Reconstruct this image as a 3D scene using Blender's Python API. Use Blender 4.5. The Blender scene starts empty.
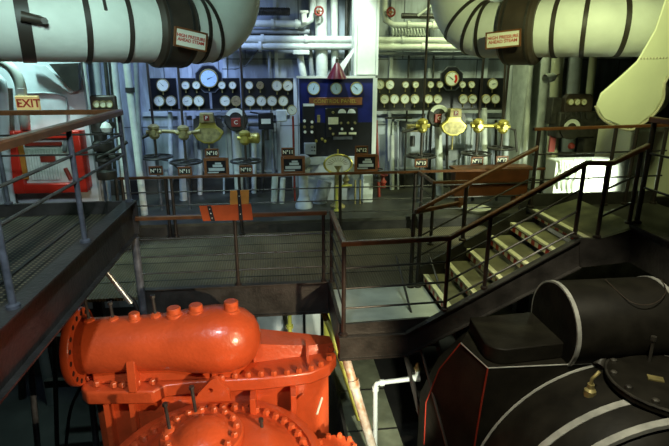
import bpy, bmesh, math, random
from mathutils import Vector, Matrix
random.seed(7)
S = bpy.context.scene
COL = S.collection
PI = math.pi
# ------------------------------------------------------------ camera model
YAW, TILT, FPX, CZ = math.radians(6.5), math.radians(16.8), 508.0, 5.0
_ca, _sa, _ct, _st = math.cos(YAW), math.sin(YAW), math.cos(TILT), math.sin(TILT)
_R = Vector((_ca, -_sa, 0)); _F = Vector((_sa*_ct, _ca*_ct, -_st)); _U = Vector((_sa*_st, _ca*_st, _ct))
def ray(px, py): return _F + _R*((px-334.5)/FPX) + _U*((223-py)/FPX)
def aty(px, py, y):
    d = ray(px, py); t = y/d.y; return Vector((d.x*t, y, CZ+d.z*t))
def atz(px, py, z):
    d = ray(px, py); t = (z-CZ)/d.z; return Vector((d.x*t, d.y*t, z))
def atx(px, py, x):
    d = ray(px, py); t = x/d.x; return Vector((x, d.y*t, CZ+d.z*t))
V = Vector
# ------------------------------------------------------------ materials
def mat(name, col, rough=.5, metal=0., noise=0., nscale=8., col2=None, bump=0., bscale=None, emit=0., coat=0.):
    m = bpy.data.materials.new(name); m.use_nodes = True
    nt = m.node_tree; b = nt.nodes['Principled BSDF']
    c = (*col, 1); b.inputs['Base Color'].default_value = c
    b.inputs['Roughness'].default_value = rough; b.inputs['Metallic'].default_value = metal
    if coat: b.inputs['Coat Weight'].default_value = coat; b.inputs['Coat Roughness'].default_value = .15
    tc = nt.nodes.new('ShaderNodeTexCoord')
    if noise or col2:
        n = nt.nodes.new('ShaderNodeTexNoise'); n.inputs['Scale'].default_value = nscale; n.inputs['Detail'].default_value = 6
        r = nt.nodes.new('ShaderNodeValToRGB'); r.color_ramp.elements[0].position = .35; r.color_ramp.elements[1].position = .68
        r.color_ramp.elements[1].color = c
        k = 1-noise
        r.color_ramp.elements[0].color = (*(col2 or (col[0]*k, col[1]*k, col[2]*k)), 1)
        nt.links.new(tc.outputs['Object'], n.inputs['Vector']); nt.links.new(n.outputs['Fac'], r.inputs['Fac'])
        nt.links.new(r.outputs['Color'], b.inputs['Base Color'])
    if bump:
        n2 = nt.nodes.new('ShaderNodeTexNoise'); n2.inputs['Scale'].default_value = bscale or nscale*3; n2.inputs['Detail'].default_value = 4
        bp = nt.nodes.new('ShaderNodeBump'); bp.inputs['Strength'].default_value = bump; bp.inputs['Distance'].default_value = .02
        nt.links.new(tc.outputs['Object'], n2.inputs['Vector']); nt.links.new(n2.outputs['Fac'], bp.inputs['Height'])
        nt.links.new(bp.outputs['Normal'], b.inputs['Normal'])
    if emit:
        b.inputs['Emission Color'].default_value = c; b.inputs['Emission Strength'].default_value = emit
    return m
def ribbed(name, col, col2, scale, axis='X', rough=.45):
    m = mat(name, col, rough); nt = m.node_tree; b = nt.nodes['Principled BSDF']
    tc = nt.nodes.new('ShaderNodeTexCoord'); w = nt.nodes.new('ShaderNodeTexWave'); w.bands_direction = axis
    w.inputs['Scale'].default_value = scale; w.inputs['Distortion'].default_value = .0
    r = nt.nodes.new('ShaderNodeValToRGB'); r.color_ramp.elements[0].color = (*col2, 1); r.color_ramp.elements[1].color = (*col, 1)
    r.color_ramp.elements[0].position = .2; r.color_ramp.elements[1].position = .75
    n = nt.nodes.new('ShaderNodeTexNoise'); n.inputs['Scale'].default_value = 2.2; n.inputs['Detail'].default_value = 6
    mx = nt.nodes.new('ShaderNodeMix'); mx.data_type = 'RGBA'; mx.blend_type = 'MULTIPLY'; mx.inputs['Factor'].default_value = .75
    bp = nt.nodes.new('ShaderNodeBump'); bp.inputs['Strength'].default_value = .5; bp.inputs['Distance'].default_value = .01
    L = nt.links.new
    L(tc.outputs['Object'], w.inputs['Vector']); L(w.outputs['Fac'], r.inputs['Fac']); L(tc.outputs['Object'], n.inputs['Vector'])
    r2 = nt.nodes.new('ShaderNodeValToRGB'); r2.color_ramp.elements[0].position = .3; r2.color_ramp.elements[0].color = (.35, .33, .3, 1); r2.color_ramp.elements[1].position = .65
    L(n.outputs['Fac'], r2.inputs['Fac'])
    L(r.outputs['Color'], mx.inputs[6]); L(r2.outputs['Color'], mx.inputs[7]); L(mx.outputs[2], b.inputs['Base Color'])
    L(w.outputs['Fac'], bp.inputs['Height']); L(bp.outputs['Normal'], b.inputs['Normal'])
    return m
def studded(name, col, dot, scale):
    m = mat(name, col, .5); nt = m.node_tree; b = nt.nodes['Principled BSDF']; L = nt.links.new
    tc = nt.nodes.new('ShaderNodeTexCoord'); outs = []
    for ax in 'XY':
        w = nt.nodes.new('ShaderNodeTexWave'); w.bands_direction = ax; w.inputs['Scale'].default_value = scale
        L(tc.outputs['Object'], w.inputs['Vector']); outs.append(w)
    mu = nt.nodes.new('ShaderNodeMath'); mu.operation = 'MULTIPLY'
    L(outs[0].outputs['Fac'], mu.inputs[0]); L(outs[1].outputs['Fac'], mu.inputs[1])
    r = nt.nodes.new('ShaderNodeValToRGB'); r.color_ramp.elements[0].position = .35; r.color_ramp.elements[1].position = .7
    r.color_ramp.elements[0].color = (*col, 1); r.color_ramp.elements[1].color = (*dot, 1)
    L(mu.outputs[0], r.inputs['Fac']); L(r.outputs['Color'], b.inputs['Base Color'])
    return m
def panelled(name, col, col2, seam, sx, sy):
    m = mat(name, col, .5); nt = m.node_tree; b = nt.nodes['Principled BSDF']; L = nt.links.new
    tc = nt.nodes.new('ShaderNodeTexCoord'); mp = nt.nodes.new('ShaderNodeMapping'); mp.inputs['Rotation'].default_value = (PI/2, 0, 0)
    br = nt.nodes.new('ShaderNodeTexBrick'); br.inputs['Scale'].default_value = 1; br.inputs['Brick Width'].default_value = sx; br.inputs['Row Height'].default_value = sy
    br.inputs['Mortar Size'].default_value = .012; br.inputs['Color1'].default_value = (*col, 1); br.inputs['Color2'].default_value = (*col2, 1); br.inputs['Mortar'].default_value = (*seam, 1)
    n = nt.nodes.new('ShaderNodeTexNoise'); n.inputs['Scale'].default_value = 3; n.inputs['Detail'].default_value = 8
    r = nt.nodes.new('ShaderNodeValToRGB'); r.color_ramp.elements[0].position = .38; r.color_ramp.elements[0].color = (.34, .32, .30, 1); r.color_ramp.elements[1].position = .56
    ms = nt.nodes.new('ShaderNodeMapping'); ms.inputs['Scale'].default_value = (1.6, 1.6, .35); L(tc.outputs['Object'], ms.inputs['Vector'])
    mx = nt.nodes.new('ShaderNodeMix'); mx.data_type = 'RGBA'; mx.blend_type = 'MULTIPLY'; mx.inputs['Factor'].default_value = .8
    L(tc.outputs['Object'], mp.inputs['Vector']); L(mp.outputs['Vector'], br.inputs['Vector']); L(ms.outputs['Vector'], n.inputs['Vector'])
    L(n.outputs['Fac'], r.inputs['Fac']); L(br.outputs['Color'], mx.inputs[6]); L(r.outputs['Color'], mx.inputs[7]); L(mx.outputs[2], b.inputs['Base Color'])
    return m
def striped(name, ca, cb, sc):
    m = mat(name, ca, .5); nt = m.node_tree; L = nt.links.new
    tc = nt.nodes.new('ShaderNodeTexCoord'); w = nt.nodes.new('ShaderNodeTexWave'); w.bands_direction = 'Y'; w.inputs['Scale'].default_value = sc
    r = nt.nodes.new('ShaderNodeValToRGB'); r.color_ramp.interpolation = 'CONSTANT'; r.color_ramp.elements[0].color = (*ca, 1); r.color_ramp.elements[1].color = (*cb, 1); r.color_ramp.elements[1].position = .5
    L(tc.outputs['Object'], w.inputs['Vector']); L(w.outputs['Fac'], r.inputs['Fac']); L(r.outputs['Color'], nt.nodes['Principled BSDF'].inputs['Base Color']); return m
M = dict(
    stripes=striped('red and cream hazard stripe', (.42, .025, .012), (.75, .72, .5), 1.96),
    girder=mat('girder black paint', (.045, .04, .036), .42, 0, .6, 5, bump=.25, bscale=30),
    rail=mat('varnished rail wood', (.15, .055, .02), .32, 0, .45, 9),
    post=mat('dark post paint', (.032, .022, .018), .4, 0, .4, 12),
    bar=mat('worn steel bar', (.06, .055, .05), .35, .3, .4, 12),
    bluepost=mat('worn blue grey steel', (.17, .18, .21), .3, .4, .5, 14),
    steel=mat('bare steel', (.45, .46, .47), .35, .8, .3, 14),
    ribs=ribbed('ribbed deck plate', (.17, .14, .085), (.10, .085, .05), 9),
    stud=studded('studded deck plate', (.025, .02, .014), (.26, .22, .12), 7),
    ctrl=mat('control deck', (.07, .065, .048), .5, 0, .6, 3),
    lag=mat('white lagging', (.78, .80, .74), .6, 0, .14, 3, bump=.35, bscale=7),
    band=mat('dark lagging band', (.035, .026, .02), .5),
    collar=mat('brown pipe collar', (.06, .042, .03), .5, 0, .4, 4, bump=.2),
    wall=panelled('painted bulkhead', (.50, .54, .60), (.36, .40, .48), (.12, .13, .16), 1.05, 1.3),
    wallp=mat('bulkhead paint', (.6, .64, .68), .5, 0, .3, 3, bump=.15),
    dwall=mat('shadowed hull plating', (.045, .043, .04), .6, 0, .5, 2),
    white=mat('gloss white paint', (.82, .84, .80), .4, 0, .12, 5),
    pipew=mat('white pipe paint', (.74, .77, .72), .42, 0, .25, 6),
    red=mat('red engine enamel', (.60, .085, .024), .3, 0, .22, 4, bump=.22, bscale=26, coat=.35),
    rednut=mat('red bolt enamel', (.66, .105, .03), .35, 0, .3, 20),
    black=mat('black lagged casing', (.018, .016, .012), .5, 0, .5, 5, bump=.12, bscale=18),
    seam=mat('bright steel strip', (.50, .50, .46), .4, .15, .35, 10),
    redtrim=mat('red edge trim', (.30, .03, .015), .4),
    brass=mat('brass', (.60, .50, .11), .32, .5, .3, 10),
    dbrass=mat('dull brass', (.42, .35, .14), .45, .35, .5, 12),
    wood=mat('picture frame wood', (.24, .085, .03), .4, 0, .4, 12),
    slate=mat('black slate board', (.010, .010, .014), .35, 0, .3, 6),
    blue=mat('slate with painted blue light', (.012, .018, .16), .3, 0, .5, 4),  # dark slate with the blue lamplight put into its base colour
    face=mat('gauge dial face', (.74, .76, .66), .5),
    aged=mat('aged brown dial', (.36, .27, .14), .5, 0, .4, 20),
    ink=mat('black ink', (.01, .01, .01), .5),
    redink=mat('red paint lettering', (.55, .05, .02), .5),
    cream=mat('cream sign face', (.82, .80, .68), .5),
    yellow=mat('yellow pipe paint', (.60, .56, .10), .45, 0, .3, 8),
    redpipe=mat('rusty red paint', (.28, .03, .015), .45, 0, .4, 8),
    cabred=mat('fire cabinet red', (.62, .03, .015), .35, 0, .2, 5),
    purple=mat('dark red lamp enamel', (.10, .008, .022), .3),
    orange=mat('orange vinyl', (.46, .065, .008), .5, 0, .15, 10),
    lorange=mat('light orange vinyl', (.52, .20, .03), .5, 0, .15, 10),
    copper=mat('brown varnished board', (.17, .05, .016), .4, 0, .4, 4),
    grey=mat('grey enamel', (.30, .32, .34), .45, 0, .3, 9),
    dirt=mat('grimy machinery', (.05, .045, .035), .55, 0, .7, 8),
    tread=mat('stair tread plate', (.19, .18, .10), .55, 0, .55, 5),
    nosing=mat('pale nosing paint', (.78, .76, .52), .5, 0, .2, 15),
    hatch=mat('landing plate', (.50, .53, .47), .5, 0, .25, 4),
    duct=mat('cream ventilator paint', (.86, .86, .62), .45, 0, .1, 2),
    ductd=mat('ventilator lip', (.55, .50, .36), .5),
    glass=mat('dial glass', (.50, .66, .85), .08, 0, 0),
    green=mat('bilge plate', (.34, .36, .24), .55, 0, .5, 3),
    exitlens=mat('exit sign lens', (.86, .62, .26), .5, emit=.25),
    rope=mat('black cable', (.015, .015, .015), .5),
    rust=mat('rusted white pipe', (.55, .52, .45), .5, 0, 0, 9, col2=(.30, .14, .06)),
)
M['black'].node_tree.nodes['Principled BSDF'].inputs['Specular IOR Level'].default_value = .12
# ------------------------------------------------------------ mesh helper
def frame(d):
    d = V(d).normalized(); a = V((0, 0, 1)) if abs(d.z) < .95 else V((1, 0, 0))
    u = d.cross(a).normalized(); return u, u.cross(d).normalized() if False else d.cross(u).normalized()
class MB:
    def __init__(s): s.b = bmesh.new()
    def box(s, c, sz, rot=None):
        c = V(c); h = V(sz)/2; vs = []
        for x in (-1, 1):
            for y in (-1, 1):
                for z in (-1, 1):
                    p = V((x*h.x, y*h.y, z*h.z))
                    if rot: p = rot @ p
                    vs.append(s.b.verts.new(c+p))
        for f in ((0, 1, 3, 2), (4, 6, 7, 5), (0, 4, 5, 1), (2, 3, 7, 6), (0, 2, 6, 4), (1, 5, 7, 3)): s.b.faces.new([vs[i] for i in f])
        return s
    def mm(s, a, b): a = V(a); b = V(b); return s.box((a+b)/2, [abs(v) for v in (b-a)])
    def ring(s, c, u, v, r, n, ph=0): return [s.b.verts.new(c+u*(r*math.cos(2*PI*i/n+ph))+v*(r*math.sin(2*PI*i/n+ph))) for i in range(n)]
    def lathe(s, o, d, prof, n=20, ph=0):
        """prof: list of (height along d, radius)"""
        o = V(o); d = V(d).normalized(); u, v = frame(d); prev = None
        for h, r in prof:
            c = o+d*h
            cur = [s.b.verts.new(c)] if r < 1e-5 else s.ring(c, u, v, r, n, ph)
            if prev:
                if len(cur) == 1 and len(prev) == 1: pass
                elif len(prev) == 1:
                    for i in range(n): s.b.faces.new((prev[0], cur[i], cur[(i+1) % n]))
                elif len(cur) == 1:
                    for i in range(n): s.b.faces.new((prev[i], prev[(i+1) % n], cur[0]))
                else:
                    for i in range(n): s.b.faces.new((prev[i], prev[(i+1) % n], cur[(i+1) % n], cur[i]))
            prev = cur
        return s
    def cyl(s, a, b, r, n=14, r2=None):
        a = V(a); b = V(b); L = (b-a).length; r2 = r if r2 is None else r2
        return s.lathe(a, b-a, [(0, 0), (0, r), (L, r2), (L, 0)], n)
    def tube(s, pts, rs, n=14, cap=True, closed=False):
        pts = [V(p) for p in pts]; k = len(pts)
        if not hasattr(rs, '__len__'): rs = [rs]*k
        rings = []; u = None
        for i, p in enumerate(pts):
            a = pts[i-1] if (i or closed) else p; b = pts[(i+1) % k] if (i < k-1 or closed) else p
            t = (b-a).normalized()
            if u is None: u, _ = frame(t)
            u = (u-t*u.dot(t)).normalized(); w = t.cross(u)
            rings.append(s.ring(p, u, w, rs[i], n))
        for i in range(k if closed else k-1):
            A, B = rings[i], rings[(i+1) % k]
            for j in range(n): s.b.faces.new((A[j], A[(j+1) % n], B[(j+1) % n], B[j]))
        if cap and not closed:
            s.b.faces.new(list(reversed(rings[0]))); s.b.faces.new(rings[-1])
        return s
    def bar(s, pts, w, h):
        """rectangular-section rail along pts, w across (horizontal) h vertical"""
        pts = [V(p) for p in pts]; rings = []
        for i, p in enumerate(pts):
            a = pts[max(i-1, 0)]; b = pts[min(i+1, len(pts)-1)]; t = b-a; t.z = 0
            if t.length < 1e-4: t = V((1, 0, 0))
            t.normalize(); nrm = V((-t.y, t.x, 0))
            if 0 < i < len(pts)-1:
                t1 = (p-a); t1.z = 0; t1.normalize(); k = max(.5, abs(t1.dot(t))); nn = nrm*(w/2/k)
            else: nn = nrm*(w/2)
            z = V((0, 0, h/2)); b_ = z*.55
            rings.append([s.b.verts.new(q) for q in (p-nn-z, p+nn-z, p+nn+b_, p+nn*.7+z, p-nn*.7+z, p-nn+b_)])
        for A, B in zip(rings, rings[1:]):
            for j in range(6): s.b.faces.new((A[j], A[(j+1) % 6], B[(j+1) % 6], B[j]))
        s.b.faces.new(list(reversed(rings[0]))); s.b.faces.new(rings[-1]); return s
    def prism(s, poly, ext):
        ext = V(ext); a = [s.b.verts.new(V(p)) for p in poly]; b = [s.b.verts.new(V(p)+ext) for p in poly]; n = len(a)
        s.b.faces.new(a); s.b.faces.new(list(reversed(b)))
        for i in range(n): s.b.faces.new((a[i], b[i], b[(i+1) % n], a[(i+1) % n]))
        return s
    def poly(s, verts, faces):
        vs = [s.b.verts.new(V(p)) for p in verts]
        for f in faces: s.b.faces.new([vs[i] for i in f])
        return s
    def torus(s, c, d, R, r, n=28, m=8, a0=0, a1=2*PI):
        c = V(c); u, v = frame(d); full = abs(a1-a0-2*PI) < 1e-3
        k = n if full else n+1
        pts = [c+u*(R*math.cos(a0+(a1-a0)*i/n))+v*(R*math.sin(a0+(a1-a0)*i/n)) for i in range(k)]
        return s.tube(pts, r, m, closed=full)
    def build(s, name, m, parent=None, bevel=0, loc=None, smooth=40):
        bmesh.ops.recalc_face_normals(s.b, faces=s.b.faces)
        me = bpy.data.meshes.new(name)
        if loc is None and parent is None:
            bb = [v.co for v in s.b.verts]
            loc = V(((min(v.x for v in bb)+max(v.x for v in bb))/2, (min(v.y for v in bb)+max(v.y for v in bb))/2, min(v.z for v in bb)))
        base = WLOC[parent.name] if parent is not None else V(loc)
        bmesh.ops.translate(s.b, verts=s.b.verts, vec=-base)
        s.b.to_mesh(me); s.b.free()
        me.polygons.foreach_set('use_smooth', [True]*len(me.polygons)); me.set_sharp_from_angle(angle=math.radians(smooth))
        me.materials.append(M[m] if isinstance(m, str) else m)
        o = bpy.data.objects.new(name, me); COL.objects.link(o)
        if parent is not None: o.parent = parent
        else: o.location = base
        WLOC[o.name] = base.copy()
        if bevel:
            md = o.modifiers.new('Bevel', 'BEVEL'); md.width = bevel; md.segments = 2; md.limit_method = 'ANGLE'
        return o
WLOC = {}
def thing(name, loc, label, cat, group=None):
    o = bpy.data.objects.new(name, None); o.empty_display_size = .1; COL.objects.link(o); o.location = loc
    WLOC[o.name] = V(loc); return tag(o, label, cat, group)
def tag(o, label, cat, group=None, kind=None):
    o['label'] = label; o['category'] = cat
    if group: o['group'] = group
    if kind: o['kind'] = kind
    return o
def struct(o): o['kind'] = 'structure'; o['label'] = o.get('label', o.name.replace('_', ' ')); return o
def text(body, size, m, parent, loc, rot=None, name='lettering', depth=.004, spacing=1.0, font_line=.9, bold=.0, mtx=None):
    cu = bpy.data.curves.new('t', 'FONT'); cu.body = body; cu.size = size; cu.align_x = 'CENTER'; cu.align_y = 'CENTER'
    cu.extrude = depth; cu.space_line = font_line; cu.space_character = spacing; cu.offset = bold; cu.resolution_u = 3
    ob = bpy.data.objects.new('t', cu); COL.objects.link(ob)
    dg = bpy.context.evaluated_depsgraph_get(); me = bpy.data.meshes.new_from_object(ob.evaluated_get(dg))
    COL.objects.unlink(ob); bpy.data.objects.remove(ob); bpy.data.curves.remove(cu)
    T = Matrix.Translation(-WLOC[parent.name]) @ mtx if mtx else Matrix.Translation(V(loc)-WLOC[parent.name]) @ (rot or Matrix.Rotation(PI/2, 4, 'X'))
    me.transform(T); me.materials.clear(); me.materials.append(M[m]); me.name = name
    o = bpy.data.objects.new(name, me); COL.objects.link(o); o.parent = parent; WLOC[o.name] = WLOC[parent.name].copy(); return o
def single(name, m, label, cat, fn, group=None, bevel=0):
    b = MB(); fn(b); return tag(b.build(name, m, None, bevel), label, cat, group)

UP, LOW, CTRL, PLAT = 3.42, 2.36, 2.56, 3.33     # deck heights

# ============================================================ SETTING
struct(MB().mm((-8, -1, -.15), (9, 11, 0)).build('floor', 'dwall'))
struct(MB().mm((-8, 10.6, 0), (9, 10.8, 9)).build('wall_back', 'wall'))
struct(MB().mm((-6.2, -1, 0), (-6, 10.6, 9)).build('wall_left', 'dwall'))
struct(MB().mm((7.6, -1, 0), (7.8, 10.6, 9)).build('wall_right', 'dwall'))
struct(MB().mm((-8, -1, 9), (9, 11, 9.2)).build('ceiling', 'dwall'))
struct(MB().mm((-4.6, 7.6, 2.0), (-2.62, 7.7, 5.25)).build('wall_left_panel', 'wallp', bevel=.01))
struct(MB().mm((-5.2, 10.46, 2.56), (-1.95, 10.598, 2.86)).mm((-1.75, 10.46, 2.56), (.3, 10.598, 2.86)).mm((1.95, 10.46, 2.56), (4.9, 10.598, 2.86)).build('baseboard_back', 'girder'))
struct(MB().mm((4.95, 9.9, 2.56), (5.05, 10.6, 7)).mm((5.35, 9.6, 2.56), (5.5, 10.6, 7)).build('trim_1', 'pipew'))
# raised mouldings on the back bulkhead: riveted frames and rectangular door outlines
b = MB()
for x in (-2.75, -1.62, -.95, .05, 2.35, 3.15, 4.35, 5.9):
    b.mm((x-.035, 10.53, 2.86), (x+.035, 10.598, 7.5))
for x0, x1 in ((-.6, .0), (-1.55, -1.0), (2.42, 3.1), (3.25, 4.2)):
    z0, z1 = 2.95, 4.0
    b.mm((x0, 10.56, z0), (x1, 10.598, z0+.04)).mm((x0, 10.56, z1-.04), (x1, 10.598, z1)).mm((x0, 10.56, z0), (x0+.04, 10.598, z1)).mm((x1-.04, 10.56, z0), (x1, 10.598, z1))
b.mm((-2.6, 10.54, 4.12), (.3, 10.598, 4.2)).mm((2.0, 10.54, 4.12), (4.8, 10.598, 4.2))
struct(b.build('trim_2', 'wallp'))

# ============================================================ DECKS
def walk(name, loc, label, cat='walkway'): return thing(name, loc, label, cat)
t = walk('walkway', (-2.4, 3.6, 3.1), 'raised steel walkway at left with perforated deck plates and black girder edge')
MB().mm((-3.25, .9, UP-.04), (-1.7, 5.86, UP)).build('deck_plate', 'stud', t)
for x in (-2.15, -2.6, -3.0): MB().mm((x-.012, .9, UP), (x+.012, 5.86, UP+.008)).build('plate_joint', 'girder', t)
b = MB().mm((-1.70, .9, 3.17), (-1.68, 5.86, 3.55)).mm((-1.76, .9, 3.55), (-1.62, 5.9, 3.565)).mm((-1.75, .9, 3.155), (-1.63, 5.9, 3.17))
b.build('side_girder', 'girder', t)
MB().mm((-3.25, 5.86, 3.17), (-1.62, 5.9, 3.56)).build('end_girder', 'girder', t)
MB().mm((-3.25, .9, 3.17), (-3.22, 5.86, 3.56)).build('side_girder', 'girder', t)

single('support_column', 'bluepost', 'grey steel column under the far corner of left walkway', 'column', lambda b: b.cyl((-1.66, 5.78, 0), (-1.66, 5.78, 3.153), .045).box((-1.66, 5.78, .012), (.22, .22, .024)))
single('brace', 'steel', 'bright diagonal steel strut beneath the left walkway', 'brace', lambda b: b.cyl(aty(103, 267, 5.2), aty(131, 303, 5.2), .028))

t = walk('walkway', (0, 7, LOW-.3), 'lower dark ribbed-plate catwalk across the middle with black front girder')
MB().mm((-2.5, 5.87, LOW-.04), (3.6, 8.24, LOW)).build('deck_plate', 'ribs', t)
MB().mm((-1.72, 5.83, LOW-.30), (.6, 5.87, LOW+.1)).mm((-1.72, 5.80, LOW+.1), (.6, 5.88, LOW+.115)).mm((-1.72, 5.79, LOW-.31), (.6, 5.88, LOW-.29)).build('front_girder', 'girder', t)
for y in (6.35, 7.0, 7.65): MB().mm((-2.5, y-.01, LOW), (3.6, y+.01, LOW+.006)).build('plate_joint', 'girder', t)

t = walk('platform', (1, 9.4, 2.36), 'grey control platform floor along the instrument bulkhead, one step up')
MB().mm((-5, 8.26, CTRL-.05), (5.4, 10.59, CTRL)).build('deck_plate', 'ctrl', t)
MB().mm((-5, 8.25, LOW-.1), (5.4, 8.29, CTRL-.05)).build('riser', 'girder', t)

t = walk('landing', (1.2, 5.2, LOW-.25), 'square steel landing with pale floor plate at foot of stairs')
MB().mm((.63, 4.70, LOW-.03), (1.80, 5.82, LOW)).build('deck_plate', 'hatch', t)
MB().prism([(.60, 4.66, LOW+.005), (1.28, 4.66, LOW+.005), (1.50, 4.66, 2.47), (1.54, 4.66, LOW+.155), (.60, 4.66, LOW+.13)], (0, .03, 0)).build('toe_plate', 'girder', t)
MB().mm((.58, 4.62, LOW-.25), (1.30, 4.70, LOW+.005)).mm((.57, 4.60, LOW-.26), (1.30, 4.72, LOW-.24)).mm((.57, 4.60, LOW-.005), (1.30, 4.70, LOW+.01)).build('front_girder', 'girder', t)
MB().mm((.58, 4.70, LOW-.25), (.62, 5.82, LOW+.12)).build('side_girder', 'girder', t)

# staircase
t = thing('staircase', (2.4, 5.2, 2.1), 'open steel staircase with pale nosings and red and white striped risers', 'stairs')
def stringer(y):
    b = MB(); P = [(1.28, y, 2.37), (3.06, y, 3.34), (3.10, y, 3.03), (1.28, y, 2.11)]
    b.prism(P, (0, .03, 0))
    for i, j in ((0, 1), (3, 2)):
        p, q = V(P[i]), V(P[j]); d = (q-p); a = math.atan2(d.z, d.x)
        b.box((p+q)/2+V((0, .0, 0)), (d.length, .08, .014), Matrix.Rotation(-a, 3, 'Y'))
    return b.build('stringer', 'girder', t)
stringer(4.63); 
b = MB(); b.prism([(1.70, 5.80, 2.60), (3.06, 5.80, 3.36), (3.10, 5.80, 3.05), (1.70, 5.80, 2.30)], (0, .03, 0)); b.build('stringer', 'girder', t)
for i in range(6):
    x = 1.80+.27*i; z = LOW+.162*(i+1)
    if i < 5:
        tr = MB().mm((x, 4.67, z-.03), (x+.29, 5.79, z)).build('tread', 'tread', t)
        MB().mm((x-.012, 4.67, z-.02), (x+.05, 5.79, z+.005)).build('nosing', 'nosing', tr)
    else:
        tr = MB().mm((x, 4.67, z-.03), (x+.14, 5.79, z)).build('tread', 'tread', t)
        MB().mm((x-.012, 4.67, z-.02), (x+.05, 5.79, z+.005)).build('nosing', 'nosing', tr)
    rs = MB().mm((x-.004, 4.67, z-.1), (x+.004, 5.79, z-.022)).build('riser', 'girder', t)
    MB().mm((x-.007, 4.67, z-.09), (x-.003, 5.79, z-.034)).build('striped_band', 'stripes', rs)

# upper right platform, ramp and right walkway
t = walk('platform', (4.0, 5.2, 3.0), 'upper steel platform at top of stairs with dark edge girder')
MB().mm((3.11, 4.68, PLAT-.04), (4.9, 5.95, PLAT)).build('deck_plate', 'ctrl', t)
MB().poly([(3.28, 4.66, PLAT+.0), (3.28, 5.8, PLAT+.0), (3.72, 5.8, 3.45), (3.72, 4.66, 3.45), (3.28, 4.66, PLAT-.03), (3.28, 5.8, PLAT-.03), (3.72, 5.8, 3.42), (3.72, 4.66, 3.42)],
          [(0, 1, 2, 3), (4, 7, 6, 5), (0, 3, 7, 4), (1, 5, 6, 2), (0, 4, 5, 1), (3, 2, 6, 7)]).build('ramp', 'tread', t)
b = MB().prism([(3.05, 4.62, 3.35), (3.26, 4.62, 3.325), (3.66, 4.62, 3.43), (3.66, 4.62, 3.06), (3.10, 4.62, 3.02)], (0, .04, 0)); b.build('front_girder', 'girder', t)
MB().mm((3.05, 5.93, PLAT-.1), (4.9, 5.97, PLAT+.16)).build('toe_plate', 'girder', t)
t = walk('walkway', (4.4, 3, 3.0), 'raised dark walkway edge running toward the viewer at far right')
MB().mm((3.64, .9, 3.06), (3.68, 4.70, 3.47)).mm((3.60, .9, 3.46), (3.74, 4.70, 3.475)).build('side_girder', 'girder', t)
MB().mm((3.68, .9, 3.40), (5.2, 4.60, 3.44)).build('deck_plate', 'ctrl', t)

# ============================================================ RAILINGS
def posts(b_pts, r, m, t):
    for p, q in b_pts: MB().cyl(p, q, r, 10).lathe(p, V(q)-V(p), [(0, 0), (0, r*1.9), (.02, r*1.9), (.03, r)], 10).build('post', m, t)
def railing(label, loc, top, mids, pst, pm='post', w=.06, h=.045, r=.021, mr=.012, barm='bar'):
    t = thing('railing', loc, label, 'railing')
    for tp in top: MB().bar(tp, w, h).build('handrail', 'rail', t, smooth=30)
    for m_ in mids: MB().tube(m_, mr, 8).build('mid_rail', barm, t)
    posts(pst, r, pm, t)
    return t
x = -1.68
railing('steel railing with wooden handrail along near edge of left walkway', (x, 3.5, UP),
        [[(x, .9, 4.56), (x, 5.84, 4.56)]], [[(x, .9, 4.32), (x, 5.82, 4.32)], [(x, .9, 4.10), (x, 5.82, 4.10)]],
        [((x, y, 3.565), (x, y, 4.54)) for y in (3.12, 4.40, 5.82)], 'bluepost', .085, .06, .023, .014)
y = 5.88
railing('steel railing closing the far end of left walkway before the red cabinet', (-2.4, y, UP),
        [[(-3.24, y, 4.56), (-1.74, y, 4.56)]], [[(-3.24, y, 4.32), (-1.7, y, 4.32)], [(-3.24, y, 4.10), (-1.7, y, 4.10)]],
        [((-3.0, y, 3.56), (-3.0, y, 4.54))], 'bluepost', .07, .05, .024, .011)
y = 8.2
railing('long dark railing with wooden handrail in front of the control platform', (0, y, LOW),
        [[(-2.5, y, 3.36), (2.36, y, 3.36)], [(2.36, y+.02, 3.36), (4.6, y+.02, 3.36)], [(2.36, y-.05, 3.36), (2.36, 7.35, 3.36), (2.9, 7.35, 3.36)]],
        [[(-2.5, y, z), (4.6, y, z)] for z in (3.12, 2.90, 2.7)]+[[(2.36, 8.15, 3.12), (2.36, 7.35, 3.12)], [(2.36, 8.15, 2.88), (2.36, 7.35, 2.88)]],
        [((xx, y, LOW), (xx, y, 3.34)) for xx in (-2.45, -1.78, -1.69, -.62, 1.03, 2.30, 2.42, 4.55)]+[((2.36, 7.35, LOW), (2.36, 7.35, 3.34))], 'post', .055, .04, .026, .011)
y = 5.84
railing('dark railing with wooden handrail along front of the lower catwalk', (-.6, y, LOW),
        [[(-1.64, y, 3.36), (.57, y, 3.36)]], [[(-1.64, y, z), (.57, y, z)] for z in (3.10, 2.88, 2.67)],
        [((xx, y, LOW+.115), (xx, y, 3.34)) for xx in (-.52, .53)], 'post', .055, .045, .022, .011)
yl = 4.66
rtop = [(.625, 5.84, 3.37), (.625, yl, 3.37), (1.69, yl, 3.39), (3.04, yl, 4.12), (3.31, yl, 4.11), (3.66, yl, 4.28)]
mid = lambda dz: [(.625, 5.84, 3.37-dz), (.625, yl, 3.37-dz), (1.69, yl, 3.39-dz), (3.04, yl, 4.12-dz)]
mid2 = lambda dz: [(3.28, yl, 4.11-dz), (3.62, yl, 4.26-dz)]
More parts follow.
